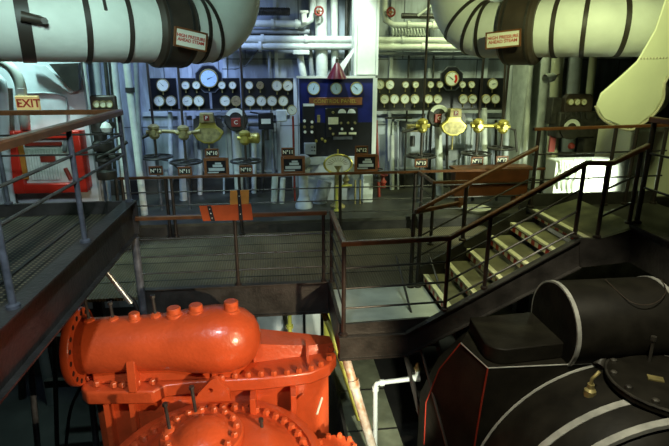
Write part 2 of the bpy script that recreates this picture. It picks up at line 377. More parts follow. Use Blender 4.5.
railing('wooden-topped railing wrapping the landing and climbing near side of stairs', (1.2, yl, LOW),
        [rtop], [mid(.26), mid(.48), mid(.70), mid2(.27), mid2(.55)],
        [((.625, 5.80, LOW+.12), (.625, 5.80, 3.35)), ((.625, yl, LOW+.01), (.625, yl, 3.35)), ((1.69, yl, 2.60), (1.69, yl, 3.37)), ((2.1, yl, 2.82), (2.1, yl, 3.60)),
         ((3.02, yl, 3.345), (3.02, yl, 4.10)), ((3.27, yl, 3.335), (3.27, yl, 4.10)), ((3.60, yl, 3.475), (3.60, yl, 4.24))], 'post', .06, .045, .022, .012)
yf = 5.82
ft = [(1.66, yf, 3.35), (3.13, yf, 4.10)]
railing('wooden-topped railing on far side of stairs with double foot post', (2.2, yf, LOW),
        [ft, [(1.66, yf, 3.34), (2.3, yf+.28, 3.36)]], [[(1.66, yf, 3.35-d), (3.13, yf, 4.10-d)] for d in (.36, .62)],
        [((1.63, yf-.03, LOW), (1.63, yf-.03, 3.33)), ((1.72, yf-.03, LOW), (1.72, yf-.03, 3.33)), ((2.28, yf, 2.95), (2.28, yf, 3.65))], 'post', .055, .045, .026, .011)
railing('dark railing around far edge of upper platform with brown top rail', (4, 5.9, PLAT),
        [[(3.10, 5.90, 4.31), (4.9, 5.90, 4.34)]], [[(3.12, 5.9, z), (4.9, 5.9, z+.02)] for z in (4.0, 3.68)],
        [((xx, 5.9, PLAT), (xx, 5.9, 4.31)) for xx in (3.17, 4.17, 4.45, 4.85)], 'post', .05, .035, .024, .011)
railing('railing with brown handrail on the right walkway nearest the viewer', (3.72, 3, 3.44),
        [[(3.70, .9, 4.53), (3.70, 4.72, 4.53)]], [[(3.70, .9, z), (3.70, 4.7, z)] for z in (4.2, 3.85)],
        [((3.70, yy, 3.475), (3.70, yy, 4.51)) for yy in (1.9, 3.3, 4.0, 4.68)], 'post', .07, .05, .026, .012)

# orange barrier draped on the catwalk railing
t = thing('barrier_sheet', (-.6, 5.78, 3.26), 'orange vinyl barrier with black studded straps hung on catwalk handrail', 'barrier')
def sheet(pxs, y): return [aty(px, py, y) for px, py in pxs]
MB().prism(sheet([(199, 206), (251, 204), (253, 220), (203, 221)], 5.79), (0, .018, 0)).build('lower_panel', 'orange', t)
MB().prism(sheet([(230, 191), (249, 190), (249, 205), (230, 205)], 5.80), (0, .018, 0)).build('upper_panel', 'lorange', t)
for s in ([(207, 206), (211, 206), (215, 221), (211, 221)], [(237, 190), (240, 190), (243, 220), (239, 220)]):
    st = MB().prism(sheet(s, 5.778), (0, .008, 0)).build('strap', 'ink', t)
    b = MB(); 
    for k in (.2, .5, .8):
        px = (s[0][0]+s[1][0])/2*(1-k)+(s[2][0]+s[3][0])/2*k; py = s[0][1]*(1-k)+s[2][1]*k
        p = aty(px, py, 5.776); b.lathe(p, (0, -1, 0), [(0, .006), (.004, .006), (.006, 0)], 8)
    b.build('stud', 'cream', st)

# ============================================================ STEAM MAINS
def arc(c, r, a0, a1, n, y): return [V((c[0]+r*math.cos(a0+(a1-a0)*i/n), y, c[1]+r*math.sin(a0+(a1-a0)*i/n))) for i in range(n+1)]
def smooth_path(ps, n=6):
    ps = [V(p) for p in ps]; out = []
    for i in range(len(ps)-1):
        a = ps[max(i-1, 0)]; b = ps[i]; c = ps[i+1]; d = ps[min(i+2, len(ps)-1)]
        for k in range(n):
            t = k/n; out.append(.5*((2*b)+(c-a)*t+(2*a-5*b+4*c-d)*t*t+(3*b-a-3*c+d)*t**3))
    out.append(ps[-1]); return out
def along(path, k):
    """point and tangent at fractional index"""
    i = min(int(k), len(path)-2); f = k-i; return path[i]*(1-f)+path[i+1]*f, (path[i+1]-path[i]).normalized()
def nearest(path, x=None, z=None):
    best = min(range(len(path)-1), key=lambda i: abs(((path[i]+path[i+1])/2).x-x) if z is None else abs(((path[i]+path[i+1])/2).z-z)); return best+.5
def elbow(E, d, R, n=10): E = V(E); d = V(d); return [E+d*(R*math.sin(PI/2*i/n))+V((0, 0, R*(1-math.cos(PI/2*i/n)))) for i in range(n+1)]
def near(path, r, px):
    """fractional index where the pipe's viewer-side surface lies on the sight line column px"""
    best = (1e9, 0)
    for i in range((len(path)-1)*10):
        p, d = along(path, i/10); n = V((d.y, -d.x, 0))
        if n.length < .15: continue
        n.normalize()
        if n.y > 0: n = -n
        q = p+n*r-V((0, 0, r*.1)); q.z -= CZ; w = q.dot(_F); e = abs(334.5+FPX*q.dot(_R)/w-px)
        if e < best[0]: best = (e, i/10)
    return best[1]
def main(label, path, r, bands, collar, cr, sign, slabel, lab2):
    c = path[len(path)//2]
    t = thing('steam_pipe', (c.x, c.y, c.z-r), label, 'pipe', 'lagged steam mains')
    MB().tube(path, r, 36).build('lagging', 'lag', t)
    for k, w in bands:
        p, d = along(path, k); MB().lathe(p-d*w/2, d, [(0, r-.01), (0, r+.012), (w, r+.012), (w, r-.01)], 36).build('band', 'band', t)
    (p0, _), (p1, _) = along(path, collar[0]), along(path, collar[1])
    if p0.x > p1.x: p0, p1 = p1, p0
    d = (p1-p0).normalized(); L = (p1-p0).length
    MB().lathe(p0, d, [(0, r-.02), (0, cr-.05), (.05, cr), (L-.05, cr), (L, cr-.05), (L, r-.02)], 40).build('collar', 'collar', t)
    for h in (.10, L-.10): MB().lathe(p0+d*(h-.015), d, [(0, cr-.01), (0, cr+.008), (.03, cr+.008), (.03, cr-.01)], 40).build('collar_strap', 'girder', t)
    spx, spy, w, h, rot = sign
    q, dd = along(path, near(path, cr+.05, spx)); yaw = math.atan2(d.y, d.x); n = V((math.sin(yaw), -math.cos(yaw), 0))
    loc = q+n*(cr+.05); loc.z = CZ+(69-spy)/FPX*loc.y*1.0
    R = Matrix.Translation(loc) @ Matrix.Rotation(yaw, 4, 'Z') @ Matrix.Rotation(rot, 4, 'Y')
    sg = thing('warning_sign', loc-V((0, 0, h/2)), slabel, 'sign', 'high pressure steam signs')
    s = MB(); s.box((0, 0, 0), (w, .02, h)); s.b.transform(R); s.build('sign_plate', 'cream', sg)
    s = MB()
    for sx in (-1, 1): s.box((sx*(w/2+.008), 0, 0), (.02, .035, h+.03))
    for sz in (-1, 1): s.box((0, 0, sz*(h/2+.006)), (w+.03, .035, .02))
    s.b.transform(R); s.build('sign_frame', 'wood', sg)
    text('HIGH PRESSURE\nAHEAD STEAM', w*.135, 'redink', sg, (0, 0, 0), None, depth=.002, bold=.0008, mtx=R @ Matrix.Translation((0, -.013, 0)) @ Matrix.Rotation(PI/2, 4, 'X'))
    return t
def run(P, heads, step, sign):
    out = [V(P)]
    for h in heads: out.append(out[-1]+V((math.cos(math.radians(h)), math.sin(math.radians(h)), 0))*step*sign)
    return out
def hd(h): return V((math.cos(math.radians(h)), math.sin(math.radians(h)), 0))
Yr, zr, rr = 7.75, 5.57, .40
P0 = aty(511, 30, Yr); P0.z = zr
pr = list(reversed(elbow(P0-hd(-44)*.30, -hd(-44), .62)))
pr = [pr[0]+V((0, 0, 1.4)), pr[0]+V((0, 0, .5))]+pr+smooth_path([P0-hd(-44)*.15]+run(P0, (-43, -40, -35, -22, 0, 25, 50, 70), .38, 1), 5)
main('cream lagged steam main curving up at upper right, brown collar', pr, rr,
     [(7.0, .05), (near(pr, rr, 466), .05), (near(pr, rr, 476), .05), (near(pr, rr, 552), .06), (near(pr, rr, 584), .06), (near(pr, rr, 628), .065)],
     (near(pr, .50, 493), near(pr, .50, 532)), .505, (503.5, 40.5, .46, .20, math.radians(-4)), 'HIGH PRESSURE AHEAD STEAM sign on the right steam main collar', 'r')
Yl, zl, rl = 7.0, 5.49, .41
P0 = aty(176, 30, Yl); P0.z = zl
pl = list(reversed(elbow(P0+hd(36)*.30, hd(36), .50)))
pl = [pl[0]+V((0, 0, 1.4)), pl[0]+V((0, 0, .5))]+pl+smooth_path([P0+hd(36)*.15]+run(P0, (35, 31, 27, 24, 22, 21, 20, 20, 20, 20), .45, -1), 5)
main('white lagged steam main curving up at upper left, dark brown collar', pl, rl,
     [(near(pl, rl, 221), .045), (near(pl, rl, 211), .045), (near(pl, rl, 132), .05), (near(pl, rl, 89), .06), (near(pl, rl, 24), .13)],
     (near(pl, .46, 203), near(pl, .46, 163)), .465, (190, 42.5, .38, .19, math.radians(9)), 'HIGH PRESSURE AHEAD STEAM sign on the left steam main collar', 'l')
k = near(pl, rl, 22); p, dd = along(pl, k); n = V((dd.y, -dd.x, 0)).normalized()
if n.y > 0: n = -n
e = V((abs(dd.x), dd.y if dd.x > 0 else -dd.y, 0))
t = thing('pipe_clamp', p+n*(rl+.03), 'brown clamp arm bolted onto the left steam main near its band', 'clamp')
o = p+n*(rl+.05)+V((0, 0, .02))
MB().tube([o, o+e*.16+V((0, 0, -.03)), o+e*.22+V((0, 0, -.04))], [.05, .045, .03], 10).build('arm', 'collar', t)
MB().lathe(o+e*.2+n*.03+V((0, 0, -.04)), n, [(0, 0), (0, .035), (.03, .035), (.03, .0)], 6).build('bolt', 'collar', t)

k = near(pl, rl, 108); p, dd = along(pl, k); n = V((dd.y, -dd.x, 0)).normalized()
if n.y > 0: n = -n
single('hanger_strap', 'band', 'short dark hanging strap end on the left steam main between two bands', 'strap', lambda b: b.tube([p+n*(rl+.012)*math.cos(a)+V((0, 0, (rl+.012)*math.sin(a))) for a in (1.3, 1.05, .8, .55, .3)], .018, 6))
# ventilator cowl at right
t = thing('ventilator_cowl', (4.6, 6.1, 4.2), 'large cream ventilation trunk curving down at far right edge', 'ventilator')
front = [aty(px, py, 6.1) for px, py in ((669+60, -40), (672, -25), (664, 0), (654, 30), (636, 61), (621, 75), (600, 93), (595, 106), (603, 120), (627, 130), (640, 125), (654, 114), (663, 99), (667, 78), (669+30, 60))]
back = [p+V((.60, .55, .05)) for p in front]
b = MB(); n = len(front)
mid_ = [f+V((.02, .05, 0)) for f in front]
vs = front+back
b.poly(vs, [list(range(n))]+[(i, i+1, n+i+1, n+i) for i in range(n-1)]+[(n-1, 0, n, 2*n-1), list(range(2*n-1, n-1, -1))])
b.build('trunk', 'duct', t, bevel=.03)
MB().tube(smooth_path([p+V((0, -.01, 0)) for p in front[7:15]], 4), .016, 8).build('rolled_edge', 'ductd', t)
b = MB()
for i in range(14): b.lathe(aty(641+i*3.2, 58.5-i*.1, 6.095), (0, -1, 0), [(0, .012), (.006, .01), (.008, 0)], 8)
b.build('rivet_row', 'ductd', t)

# ============================================================ PIPES ON THE BACK BULKHEAD
def pipe(pts, r, m, label, cat='pipe', name='pipe', group=None, extra=None):
    b = MB(); b.tube(pts, r, 12)
    if extra: extra(b)
    return tag(b.build(name, m), label, cat, group)
P = 10.25
def flanges(xs, z, r, y=P):
    def f(b):
        for x in xs: b.cyl((x-.03, y, z), (x+.03, y, z), r, 12)
    return f
zA, zB, zC = aty(300, 24, P).z, aty(300, 39.5, P).z, aty(300, 46.5, P).z
pipe([(-.55, P, zA), (.55, P, zA), (.72, P, zA+.08), (.76, P, zA+.25), (.76, P, 7.4)], .062, 'pipew', 'white pipe highest on the bulkhead, bending up left of the column', extra=flanges((.0, .45), zA, .085))
pipe([(-1.0, P, zB), (1.5, P, zB)], .068, 'pipew', 'white horizontal pipe left of column, middle of three', extra=flanges((-.2, .62), zB, .09))
pipe([(-1.0, P, zC), (1.5, P, zC)], .062, 'pipew', 'white horizontal pipe left of column, just above control board', extra=flanges((-.25,), zC, .10))
pipe([(-.8, P+.1, zA-.13), (.7, P+.1, zA-.13)], .05, 'grey', 'thin grey pipe between the white pipes left of column')
pipe([(-.8, P+.1, zB+.10), (.5, P+.1, zB+.10)], .03, 'dirt', 'thin dark conduit behind white pipes left of column')
pipe([(-.35, P-.05, 6.03), (.33, P-.05, 6.03)], .065, 'girder', 'dark corrugated flexible pipe at top left of column', extra=lambda b: [b.torus((-.33+.033*i, P-.05, 6.03), (1, 0, 0), .066, .012, 12, 6) for i in range(20)])
pipe([(3.6, P, 5.82), (2.3, P, 5.82), (2.16, P, 5.90), (2.12, P, 6.05), (2.12, P, 7.4)], .06, 'pipew', 'cream pipe bending up right of the column', extra=flanges((2.6, 3.1), 5.82, .085))
pipe([(1.95, P, zB), (4.6, P, zB)], .06, 'pipew', 'cream horizontal pipe right of column', extra=flanges((2.5,), zB, .08))
pipe([(1.95, P, zC), (4.6, P, zC)], .068, 'pipew', 'cream lower horizontal pipe right of column', extra=flanges((2.9,), zC, .09))
pipe([(2.0, P+.1, zC-.12), (4.6, P+.1, zC-.12)], .035, 'grey', 'thin grey conduit below cream pipes right of column')
pipe([(2.45, P-.05, 5.98), (3.3, P-.05, 5.98)], .05, 'girder', 'dark horizontal pipe at top right of column')
pipe([(2.75, P-.1, 5.98), (3.25, P-.2, 6.35)], .022, 'pipew', 'thin pale rod leaning above dark pipe right of column')
b = MB()
for i in range(12): b.torus((2.3+.06*i, P+.02, 5.70), (1, 0, .15), .07, .014, 12, 6)
tag(b.build('coiled_hose', 'pipew'), 'pale ribbed hose between cream pipes right of column', 'hose')
def valve(px, py, label, m='redpipe', y=P-.15):
    p = aty(px, py, y); t = thing('valve', p, label, 'valve')
    MB().cyl(p, p+V((0, .18, 0)), .03).build('body', 'dbrass', t)
    b = MB().torus(p, (0, 1, 0), .075, .018, 20, 8)
    for k in range(4): b.cyl(p, p+V((.07*math.cos(k*PI/2), 0, .07*math.sin(k*PI/2))), .01, 6)
    b.build('handwheel', m, t)
valve(319, 11, 'small red valve wheel at top left of white column')
valve(391, 12, 'small red valve wheel at top right of white column')
t = thing('pipe_bracket', aty(300, 18, P-.1), 'pale pipe bracket on upper white pipe beside red valve', 'bracket')
MB().box(aty(304, 17, P-.08), (.10, .10, .22)).build('clamp', 'cream', t, bevel=.02)
MB().box(aty(304, 12, P-.08), (.16, .12, .05)).build('cap', 'cream', t, bevel=.01)
# vertical pipes / trunks behind the pipes
def upright(a, b, zlo=None, zhi=None):
    a, b = V(a), V(b); e = (b-a)/(b.z-a.z)
    return [a+e*((zhi if zhi is not None else a.z)-a.z), a+e*((zlo if zlo is not None else b.z)-a.z)]
def vpipe(px0, py0, px1, py1, r, m, label, y=10.4, **k):
    return pipe(upright(aty(px0, py0, y), aty(px1, py1, y), CTRL), r, m, label, **k)
for a, lab in (((299, 50, 304, 80, .07, 'pipew'), 'short white pipe dropping behind control board left top corner'),
          ((310, 46, 312, 80, .045, 'grey'), 'grey upright pipe behind control board left of column'),
          ((320, -20, 322, 80, .12, 'pipew'), 'broad white upright trunk left of the white column'),
          ((334, -20, 335, 80, .07, 'pipew'), 'white upright pipe beside broad trunk left of column'),
          ((347, -20, 346, 80, .035, 'dirt'), 'dark thin upright pipe against white column'),
          ((269, 52, 270, 80, .028, 'grey'), 'thin grey upright conduit above left gauge board'),
          ((409, 52, 408, 80, .02, 'dirt'), 'thin rusty conduit above right gauge board'),
          ((434, 52, 433, 80, .02, 'dirt'), 'thin dark rod above right gauge board by big gauge')):
    vpipe(*a, lab)
# central white column
t = thing('column', (1.66, 9.75, 4.9), 'bright white steel box column above the control board', 'column')
MB().mm((1.50, 9.62, 4.90), (1.86, 9.98, 8.6)).build('shaft', 'white', t, bevel=.015)
b = MB().mm((1.46, 9.6, 4.9), (1.5, 10.0, 8.6)).mm((1.86, 9.6, 4.9), (1.90, 10.0, 8.6)); b.build('flange', 'white', t)
MB().prism([(1.46, 9.7, 5.3), (1.46, 9.7, 5.38), (1.12, 9.7, 4.98), (1.12, 9.7, 4.9), (1.22, 9.7, 4.9)], (0, .06, 0)).build('gusset', 'white', t)
single('pipe_junction_box', 'pipew', 'pale bracket box under white pipes left of control board', 'box', lambda b: b.mm(aty(293, 50, 10.2), aty(309, 55, 10.35)), bevel=.015)
pipe([aty(px, py, 10.35) for px, py in ((258, 50), (252, 58), (246, 66), (236, 69), (222, 69))], .008, 'rope', 'thin black cable drooping on bulkhead above left gauge board', 'cable', 'cable')

# left vertical pipes and clutter
L = 8.9
for (a, m, lab) in (((82, 60, 88, 112, .06), 'pipew', 'white upright pipe left of the brown gauge panel'),
                    ((94, 60, 98, 108, .10, .3), 'wallp', 'broad pale upright trunk behind the brown gauge panel'),
                    ((112, 58, 126, 190, .075), 'pipew', 'leaning white upright pipe right of brown gauge panel'),
                    ((126, 58, 137, 150, .06), 'pipew', 'white upright pipe with dark clip left of gauge board'),
                    ((136, 62, 142, 190, .04), 'grey', 'grey upright pipe at left end of gauge board'),
                    ((105, 60, 110, 115, .03, -.15), 'dirt', 'dark thin upright pipe near left steam main')):
    L_ = L+(a[5] if len(a) > 5 else 0); pipe(upright(aty(a[0], a[1], L_), aty(a[2], a[3], L_), CTRL, 8.9), a[4], m, lab)
single('pipe_clip', 'girder', 'dark clip around upright white pipe at left', 'clip', lambda b: b.cyl(aty(130, 90, L)+V((0, 0, -.04)), aty(130, 90, L)+V((0, 0, .04)), .075))
single('bracket_plate', 'girder', 'dark triangular bracket under the left steam main', 'bracket', lambda b: b.prism([aty(px, py, 7.45) for px, py in ((49, 64), (78, 63), (79, 90), (74, 92), (62, 80))], (0, .1, 0)))
single('bracket_web', 'wallp', 'pale grey sloping stay beside dark triangular bracket', 'bracket', lambda b: b.prism([aty(px, py, 7.5) for px, py in ((30, 64), (46, 66), (74, 92), (70, 93))], (0, .05, 0)))
pipe([aty(px, py, 7.587) for px, py in ((27, 93.5), (45, 93), (58, 94), (66, 98), (67, 106), (67, 128))], .014, 'grey', 'thin grey conduit curving beside the EXIT sign', 'conduit', 'conduit')
Q = 7.1
pipe(smooth_path([aty(px, py, Q) for px, py in ((-12, 58), (2, 62), (13, 70), (20, 84), (22, 100), (24, 114))]+[aty(25, 124, 7.25), aty(25.5, 130, 7.66)], 4), .065, 'pipew', 'white curved pipe bending down behind the EXIT sign')
pipe(smooth_path([aty(px, py, Q+.15) for px, py in ((-14, 70), (-2, 80), (2, 95), (8, 190))]+[V((-3.62, 7.25, 2.0)), V((-3.62, 7.25, 0))], 4), .07, 'wallp', 'pale curved pipe at extreme left edge')
pipe(upright(aty(8, 88, Q+.35), aty(13, 195, Q+.35), 0), .055, 'collar', 'brown upright pipe at left edge below EXIT sign')
t = thing('exit_sign', aty(27, 112, 6.95), 'yellow EXIT sign with red letters at upper left', 'sign')
p0, p1 = aty(15, 96, 6.95), aty(40, 111, 6.95)
s = MB().mm((p0.x, 6.93, p1.z), (p1.x, 7.0, p0.z)).build('sign_box', 'exitlens', t, bevel=.006)
text('EXIT', .14, 'redink', t, V(((p0.x+p1.x)/2+.02, 6.927, (p0.z+p1.z)/2)), depth=.002, bold=.003)
MB().prism([(p0.x+.015, 6.929, (p0.z+p1.z)/2), (p0.x+.045, 6.929, (p0.z+p1.z)/2+.025), (p0.x+.045, 6.929, (p0.z+p1.z)/2-.025)], (0, -.003, 0)).build('arrow', 'redink', t)
MB().mm(((p0.x+p1.x)/2-.10, 6.95, p0.z), ((p0.x+p1.x)/2-.02, 7.02, p0.z+.09)).build('mount', 'pipew', t)

# red fire cabinet
t = thing('fire_cabinet', (-3.1, 7.45, 3.3), 'red framed glass-front fire cabinet behind the left railing', 'cabinet')
def q(px, py, y=7.3): return aty(px, py, y)
cx0, cx1, cz0, cz1 = q(14, 192).x, q(88, 192).x, q(50, 193).z, q(50, 131).z
MB().mm((cx0+.03, 7.40, cz0+.02), (cx1-.03, 7.59, cz1-.02)).build('back_box', 'cabred', t)
w = .15
MB().mm((cx0, 7.28, cz0), (cx0+w, 7.42, cz1)).mm((cx1-w, 7.28, cz0), (cx1, 7.42, cz1)).mm((cx0+w, 7.28, cz1-.1), (cx1-w, 7.42, cz1)).mm((cx0+w, 7.28, cz0), (cx1-w, 7.42, cz0+.13)).build('frame', 'cabred', t, bevel=.012)
MB().mm((cx0+w, 7.385, cz0+.13), (cx1-w, 7.398, cz1-.1)).build('inner_lining', 'pipew', t)
b = MB()
for i in range(11):
    xx = cx0+w+.10+i*.036; b.tube([(xx, 7.36, cz1-.26), (xx+.004, 7.35, cz0+.3), (xx, 7.36, cz0+.18)], .019, 6)
b.build('folded_hose', 'pipew', t)
MB().mm((cx0+w+.08, 7.33, cz1-.2), (cx1-w-.12, 7.36, cz1-.155)).build('hose_rack', 'redpipe', t)
MB().mm((cx0+w+.26, 7.31, cz1-.42), (cx0+w+.45, 7.335, cz1-.34)).build('label_plate', 'redpipe', t)
MB().cyl((cx1-w-.07, 7.34, cz0+.18), (cx1-w-.12, 7.34, cz0+.34), .028).build('nozzle', 'redpipe', t)
MB().cyl((cx1-w-.1, 7.35, cz1-.28), (cx1-w-.06, 7.35, cz1-.14), .03).build('valve', 'grey', t)
MB().mm((cx0+w, 7.31, cz0+.2), (cx0+w+.06, 7.34, cz1-.12)).build('notice_strip', 'lorange', t)

# brown gauge panel by left walkway corner
t = thing('small_gauge_panel', aty(103, 112, 7.6), 'small brown gauge panel with yellow dials near left walkway corner', 'gauge panel')
c = aty(104, 104, 7.6)
MB().box(c, (.36, .06, .24)).build('panel', 'collar', t, bevel=.04)
for dx in (-.085, 0, .085):
    g = MB().lathe(c+V((dx, -.03, 0)), (0, -1, 0), [(0, .05), (.03, .05), (.03, .04)], 16).build('gauge', 'dbrass', t)
    MB().lathe(c+V((dx, -.05, 0)), (0, -1, 0), [(0, .042), (.004, .042), (.004, 0)], 16).build('dial', 'nosing', g)
for k, (px0, px1, py0, py1) in enumerate(((92, 108, 118, 150), (98, 112, 150, 178))):
    p, r_ = aty(px0, py0, 7.7), aty(px1, py1, 7.8)
    single('pump_body', 'dirt', ['grimy dark pump body right of the red fire cabinet', 'lower grimy dark casing right of red fire cabinet'][k], 'pump',
           lambda b: b.lathe((( p.x+r_.x)/2, 7.75, r_.z), (0, 0, 1), [(0, 0), (0, .13), (.05, .15), (.12, .15), (.15, .09), (.24, .09), (.28, .13), (p.z-r_.z-.06, .12), (p.z-r_.z, .05), (p.z-r_.z, 0)], 14).cyl(((p.x+r_.x)/2, 7.75, p.z-.12), ((p.x+r_.x)/2+.22, 7.65, p.z-.1), .05))
single('lamp_globe', 'pipew', 'pale round lamp globe beside the brown gauge panel', 'lamp', lambda b: b.lathe(aty(107, 134, 7.6), (0, 0, 1), [(0, 0), (.03, .06), (.09, .08), (.15, .05), (.18, 0)], 14))
pipe([aty(98, 158, 7.55), aty(115, 150, 7.55), aty(127, 142, 7.55)], .025, 'dirt', 'dark bent pipe right of the red fire cabinet')
# ============================================================ INSTRUMENTS ON THE BULKHEAD
PB, PV = 9.9, 9.2
PXM = 508
def px2m(px, y): return px*y/505.0
def gauge(par, px, py, r, y, m='face', ang=None, red=False):
    c = aty(px, py, y); R = px2m(r, y)
    g = MB().lathe(c+V((0, .03, 0)), (0, -1, 0), [(0, R*1.05), (.06, R*1.05), (.07, R*1.0), (.07, R*.9), (.06, R*.88)], 20).build('gauge', 'dbrass', par)
    MB().lathe(c+V((0, -.03, 0)), (0, -1, 0), [(0, R*.9), (.006, R*.9), (.006, 0)], 20).build('dial', m, g)
    a = ang if ang is not None else random.uniform(-2.2, 2.2)
    d = V((math.sin(a), 0, math.cos(a))); pz = c+V((0, -.039, 0)); s = V((d.z, 0, -d.x))
    MB().prism([pz+d*R*.72, pz+s*R*.05-d*R*.2, pz-s*R*.05-d*R*.2], (0, -.004, 0)).build('needle', 'ink', g)
    b = MB()
    for k in range(9):
        a2 = -2.2+4.4*k/8; e = V((math.sin(a2), 0, math.cos(a2))); n_ = V((e.z, 0, -e.x)); o = c+V((0, -.0365, 0))
        b.prism([o+e*R*.76+n_*R*.015, o+e*R*.76-n_*R*.015, o+e*R*.66-n_*R*.015, o+e*R*.66+n_*R*.015], (0, -.002, 0))
    b.build('scale_mark', 'ink', g)
    if red:
        o = c+V((0, -.0366, 0)); pts = [o+V((math.sin(x), 0, math.cos(x)))*R*.8 for x in [.7+.2*i for i in range(10)]]; pts += [o+V((math.sin(x), 0, math.cos(x)))*R*.45 for x in [2.5-.2*i for i in range(10)]]
        MB().prism(pts, (0, -.002, 0)).build('red_sector', 'cabred', g)
    if m != 'face' or r > 4:
        pass
    return g
def gaugestem(b, px, py, r, y): c = aty(px, py+r, y); b.cyl(c+V((0, 0, .01)), c+V((0, 0, -.07)), .012, 8)
def board(name, label, spans, hexc, gs, y):
    a = aty(spans[0][0], 109, y); t = thing('gauge_board', a, label, 'gauge board')
    for i, (x0, x1) in enumerate(spans):
        p, r_ = aty(x0, 78, y), aty(x1, 109, y)
        MB().mm((p.x, y, r_.z), (r_.x, y+.05, p.z)).build('slate_panel', 'slate', t, bevel=.008)
    if hexc:
        c = aty(*hexc[:2], y); R = px2m(hexc[2], y)
        MB().lathe(c+V((0, .045, 0)), (0, -1, 0), [(0, 0), (0, R), (.06, R), (.06, 0)], 8, PI/8).build('raised_mount', 'slate', t)
        MB().lathe(c+V((0, .03, 0)), (0, -1, 0), [(0, R*1.0), (0, R*1.07), (.05, R*1.07), (.05, R*1.0)], 8, PI/8).build('mount_rim', 'bluepost', t)
    for g in gs:
        go = gauge(t, g[0], g[1], g[2], y-.01, *g[3:]); b = MB(); gaugestem(b, g[0], g[1], g[2], y-.02); b.build('stem', 'dbrass', go)
    p, r_ = aty(spans[0][0], 109, y), aty(spans[-1][1], 109, y)
    MB().mm((p.x, y-.02, p.z-.035), (r_.x, y+.05, p.z-.003)).build('lower_rail', 'dirt', t)
    return t
T = 85.3; Bm = 101
board('l', 'black gauge board left of control panel, eighteen dials, one octagonal mount', [(149, 178.4), (178.8, 210), (210.4, 241), (241.4, 294)], (209, 79, 12.5),
      [(163, T, 5.6), (185.8, T, 3.7), (196.5, T, 3.7), (222, T, 3.5), (232.6, T, 3.5), (249.2, T, 3.7), (260.2, T, 3.4, 'aged'), (277, T+.4, 5), (287.8, T+.4, 5), (209, 78.5, 8.3, 'glass', 1.2),
       (159.4, Bm, 4.8), (171.2, Bm, 4.8), (187.6, Bm, 4.9), (199, Bm, 4.9), (225.2, Bm, 4.9), (236.2, Bm, 4.6, 'aged'), (250.2, Bm, 4.8), (261.5, Bm, 4.8), (272, Bm, 4.8), (283.2, Bm, 4.8)], PB)
T = 84.7; Bm = 99.1
board('r', 'black gauge board right of control panel, one dial with red sector', [(376, 402.4), (402.8, 424), (424.4, 478.6), (479, 503)], (451.5, 78.5, 11.5),
      [(379.7, T, 4.4), (389.5, T, 4.4), (405.3, T, 3.2), (415.3, T, 3.2), (430.4, T, 3.2), (439.6, T, 3.2), (462.2, T, 3.2), (471.2, T, 3.3), (492.4, 83.9, 5), (451.5, 78.8, 7, 'face', -.9, True),
       (384.3, Bm, 4.5), (394.3, Bm, 4.5), (404.6, Bm, 4.5), (414.5, Bm, 4.5), (428.3, Bm, 4.3), (437.3, Bm, 4.3), (463, Bm, 4.5), (472.2, Bm, 4.5), (485.7, Bm, 4.5), (495, Bm, 4.5)], PB)
# gauge on a stem below the left board
t = thing('gauge_stand', aty(293, 185, 9.5), 'single gauge on a rusty stem left of the control panel', 'gauge')
gauge(t, 292, 110, 4.6, 9.5)
p = aty(293, 116, 9.5); MB().cyl((p.x, 9.52, p.z), (p.x, 9.52, CTRL), .02).build('stem', 'redpipe', t)

# central slate control panel, blue light put into its colour
PC = 9.5
t = thing('control_panel', aty(335, 200, PC), 'slate control panel with painted blue light, white frame and three round gauges', 'control panel')
def R2(b, x0, y0, x1, y1, d0=0, d1=.05, y=PC):
    p, r_ = aty(x0, y0, y), aty(x1, y1, y); return b.mm((p.x, y-d1, r_.z), (r_.x, y-d0, p.z))
R2(MB(), 299, 78, 373, 157, -.06, 0).build('slate_panel', 'blue', t)
b = MB(); R2(b, 296.5, 76, 375, 78.2, -.08, .03); b.build('frame', 'white', t)
R2(MB(), 299.4, 123, 372.8, 156.8, -.02, .004).build('unlit_lower_slate', 'slate', t)  # black sheet added where the blue light on the slate stops
R2(MB(), 297, 78, 299.3, 157, -.08, .03).build('frame', 'bluepost', t); R2(MB(), 373, 78, 375, 172, -.08, .03).build('frame', 'white', t)
for gx, gr in ((313.5, 6), (336, 5.6), (356.5, 6)): gauge(t, gx, 88.5, gr, PC, 'glass')
g = MB(); R2(g, 309, 97.5, 362, 105, 0, .02); g = g.build('name_board', 'wood', t, bevel=.006)
p = aty(335, 101.3, PC); text('CONTROL PANEL', .095, 'brass', g, V((p.x, PC-.021, p.z)), depth=.002, spacing=1.05)
s = R2(MB(), 302, 103.5, 315, 155, 0, .06).build('switch_case', 'slate', t, bevel=.01)
R2(MB(), 303, 103.5, 314, 106, .06, .068).build('plate', 'white', s)
for i, (px, py) in enumerate(((304.5, 121), (312, 122), (305, 132), (312, 132), (304.5, 127), (312, 127))):
    c = aty(px, py, PC-.06); MB().lathe(c, (0, -1, 0), [(0, 0), (0, .028), (.03, .024), (.03, 0)], 10).build('switch_knob', 'cream' if i < 4 else 'dbrass', s)
c2 = R2(MB(), 325, 108, 357, 137, 0, .04).build('switch_case', 'slate', t, bevel=.01)
for px in (342, 351.5):
    c = aty(px, 112, PC-.04); g = MB()
    pts = [c+V((.075*math.cos(a), 0, .075*math.sin(a)-.02)) for a in [PI*i/12 for i in range(13)]]
    g.prism(pts, (0, -.02, 0)).build('meter', 'white', c2)
R2(MB(), 328, 117, 338, 124, .04, .055).build('ivory_plate', 'nosing', c2)
for px, py in ((333, 112.5), (341, 123), (348, 123), (355, 123), (330, 128.5), (342, 129), (352, 129), (333, 134)):
    c = aty(px, py, PC-.04); MB().lathe(c, (0, -1, 0), [(0, 0), (0, .026), (.035, .02), (.035, 0)], 10).build('switch_knob', 'cream' if py > 125 and px > 335 else 'dbrass', c2)
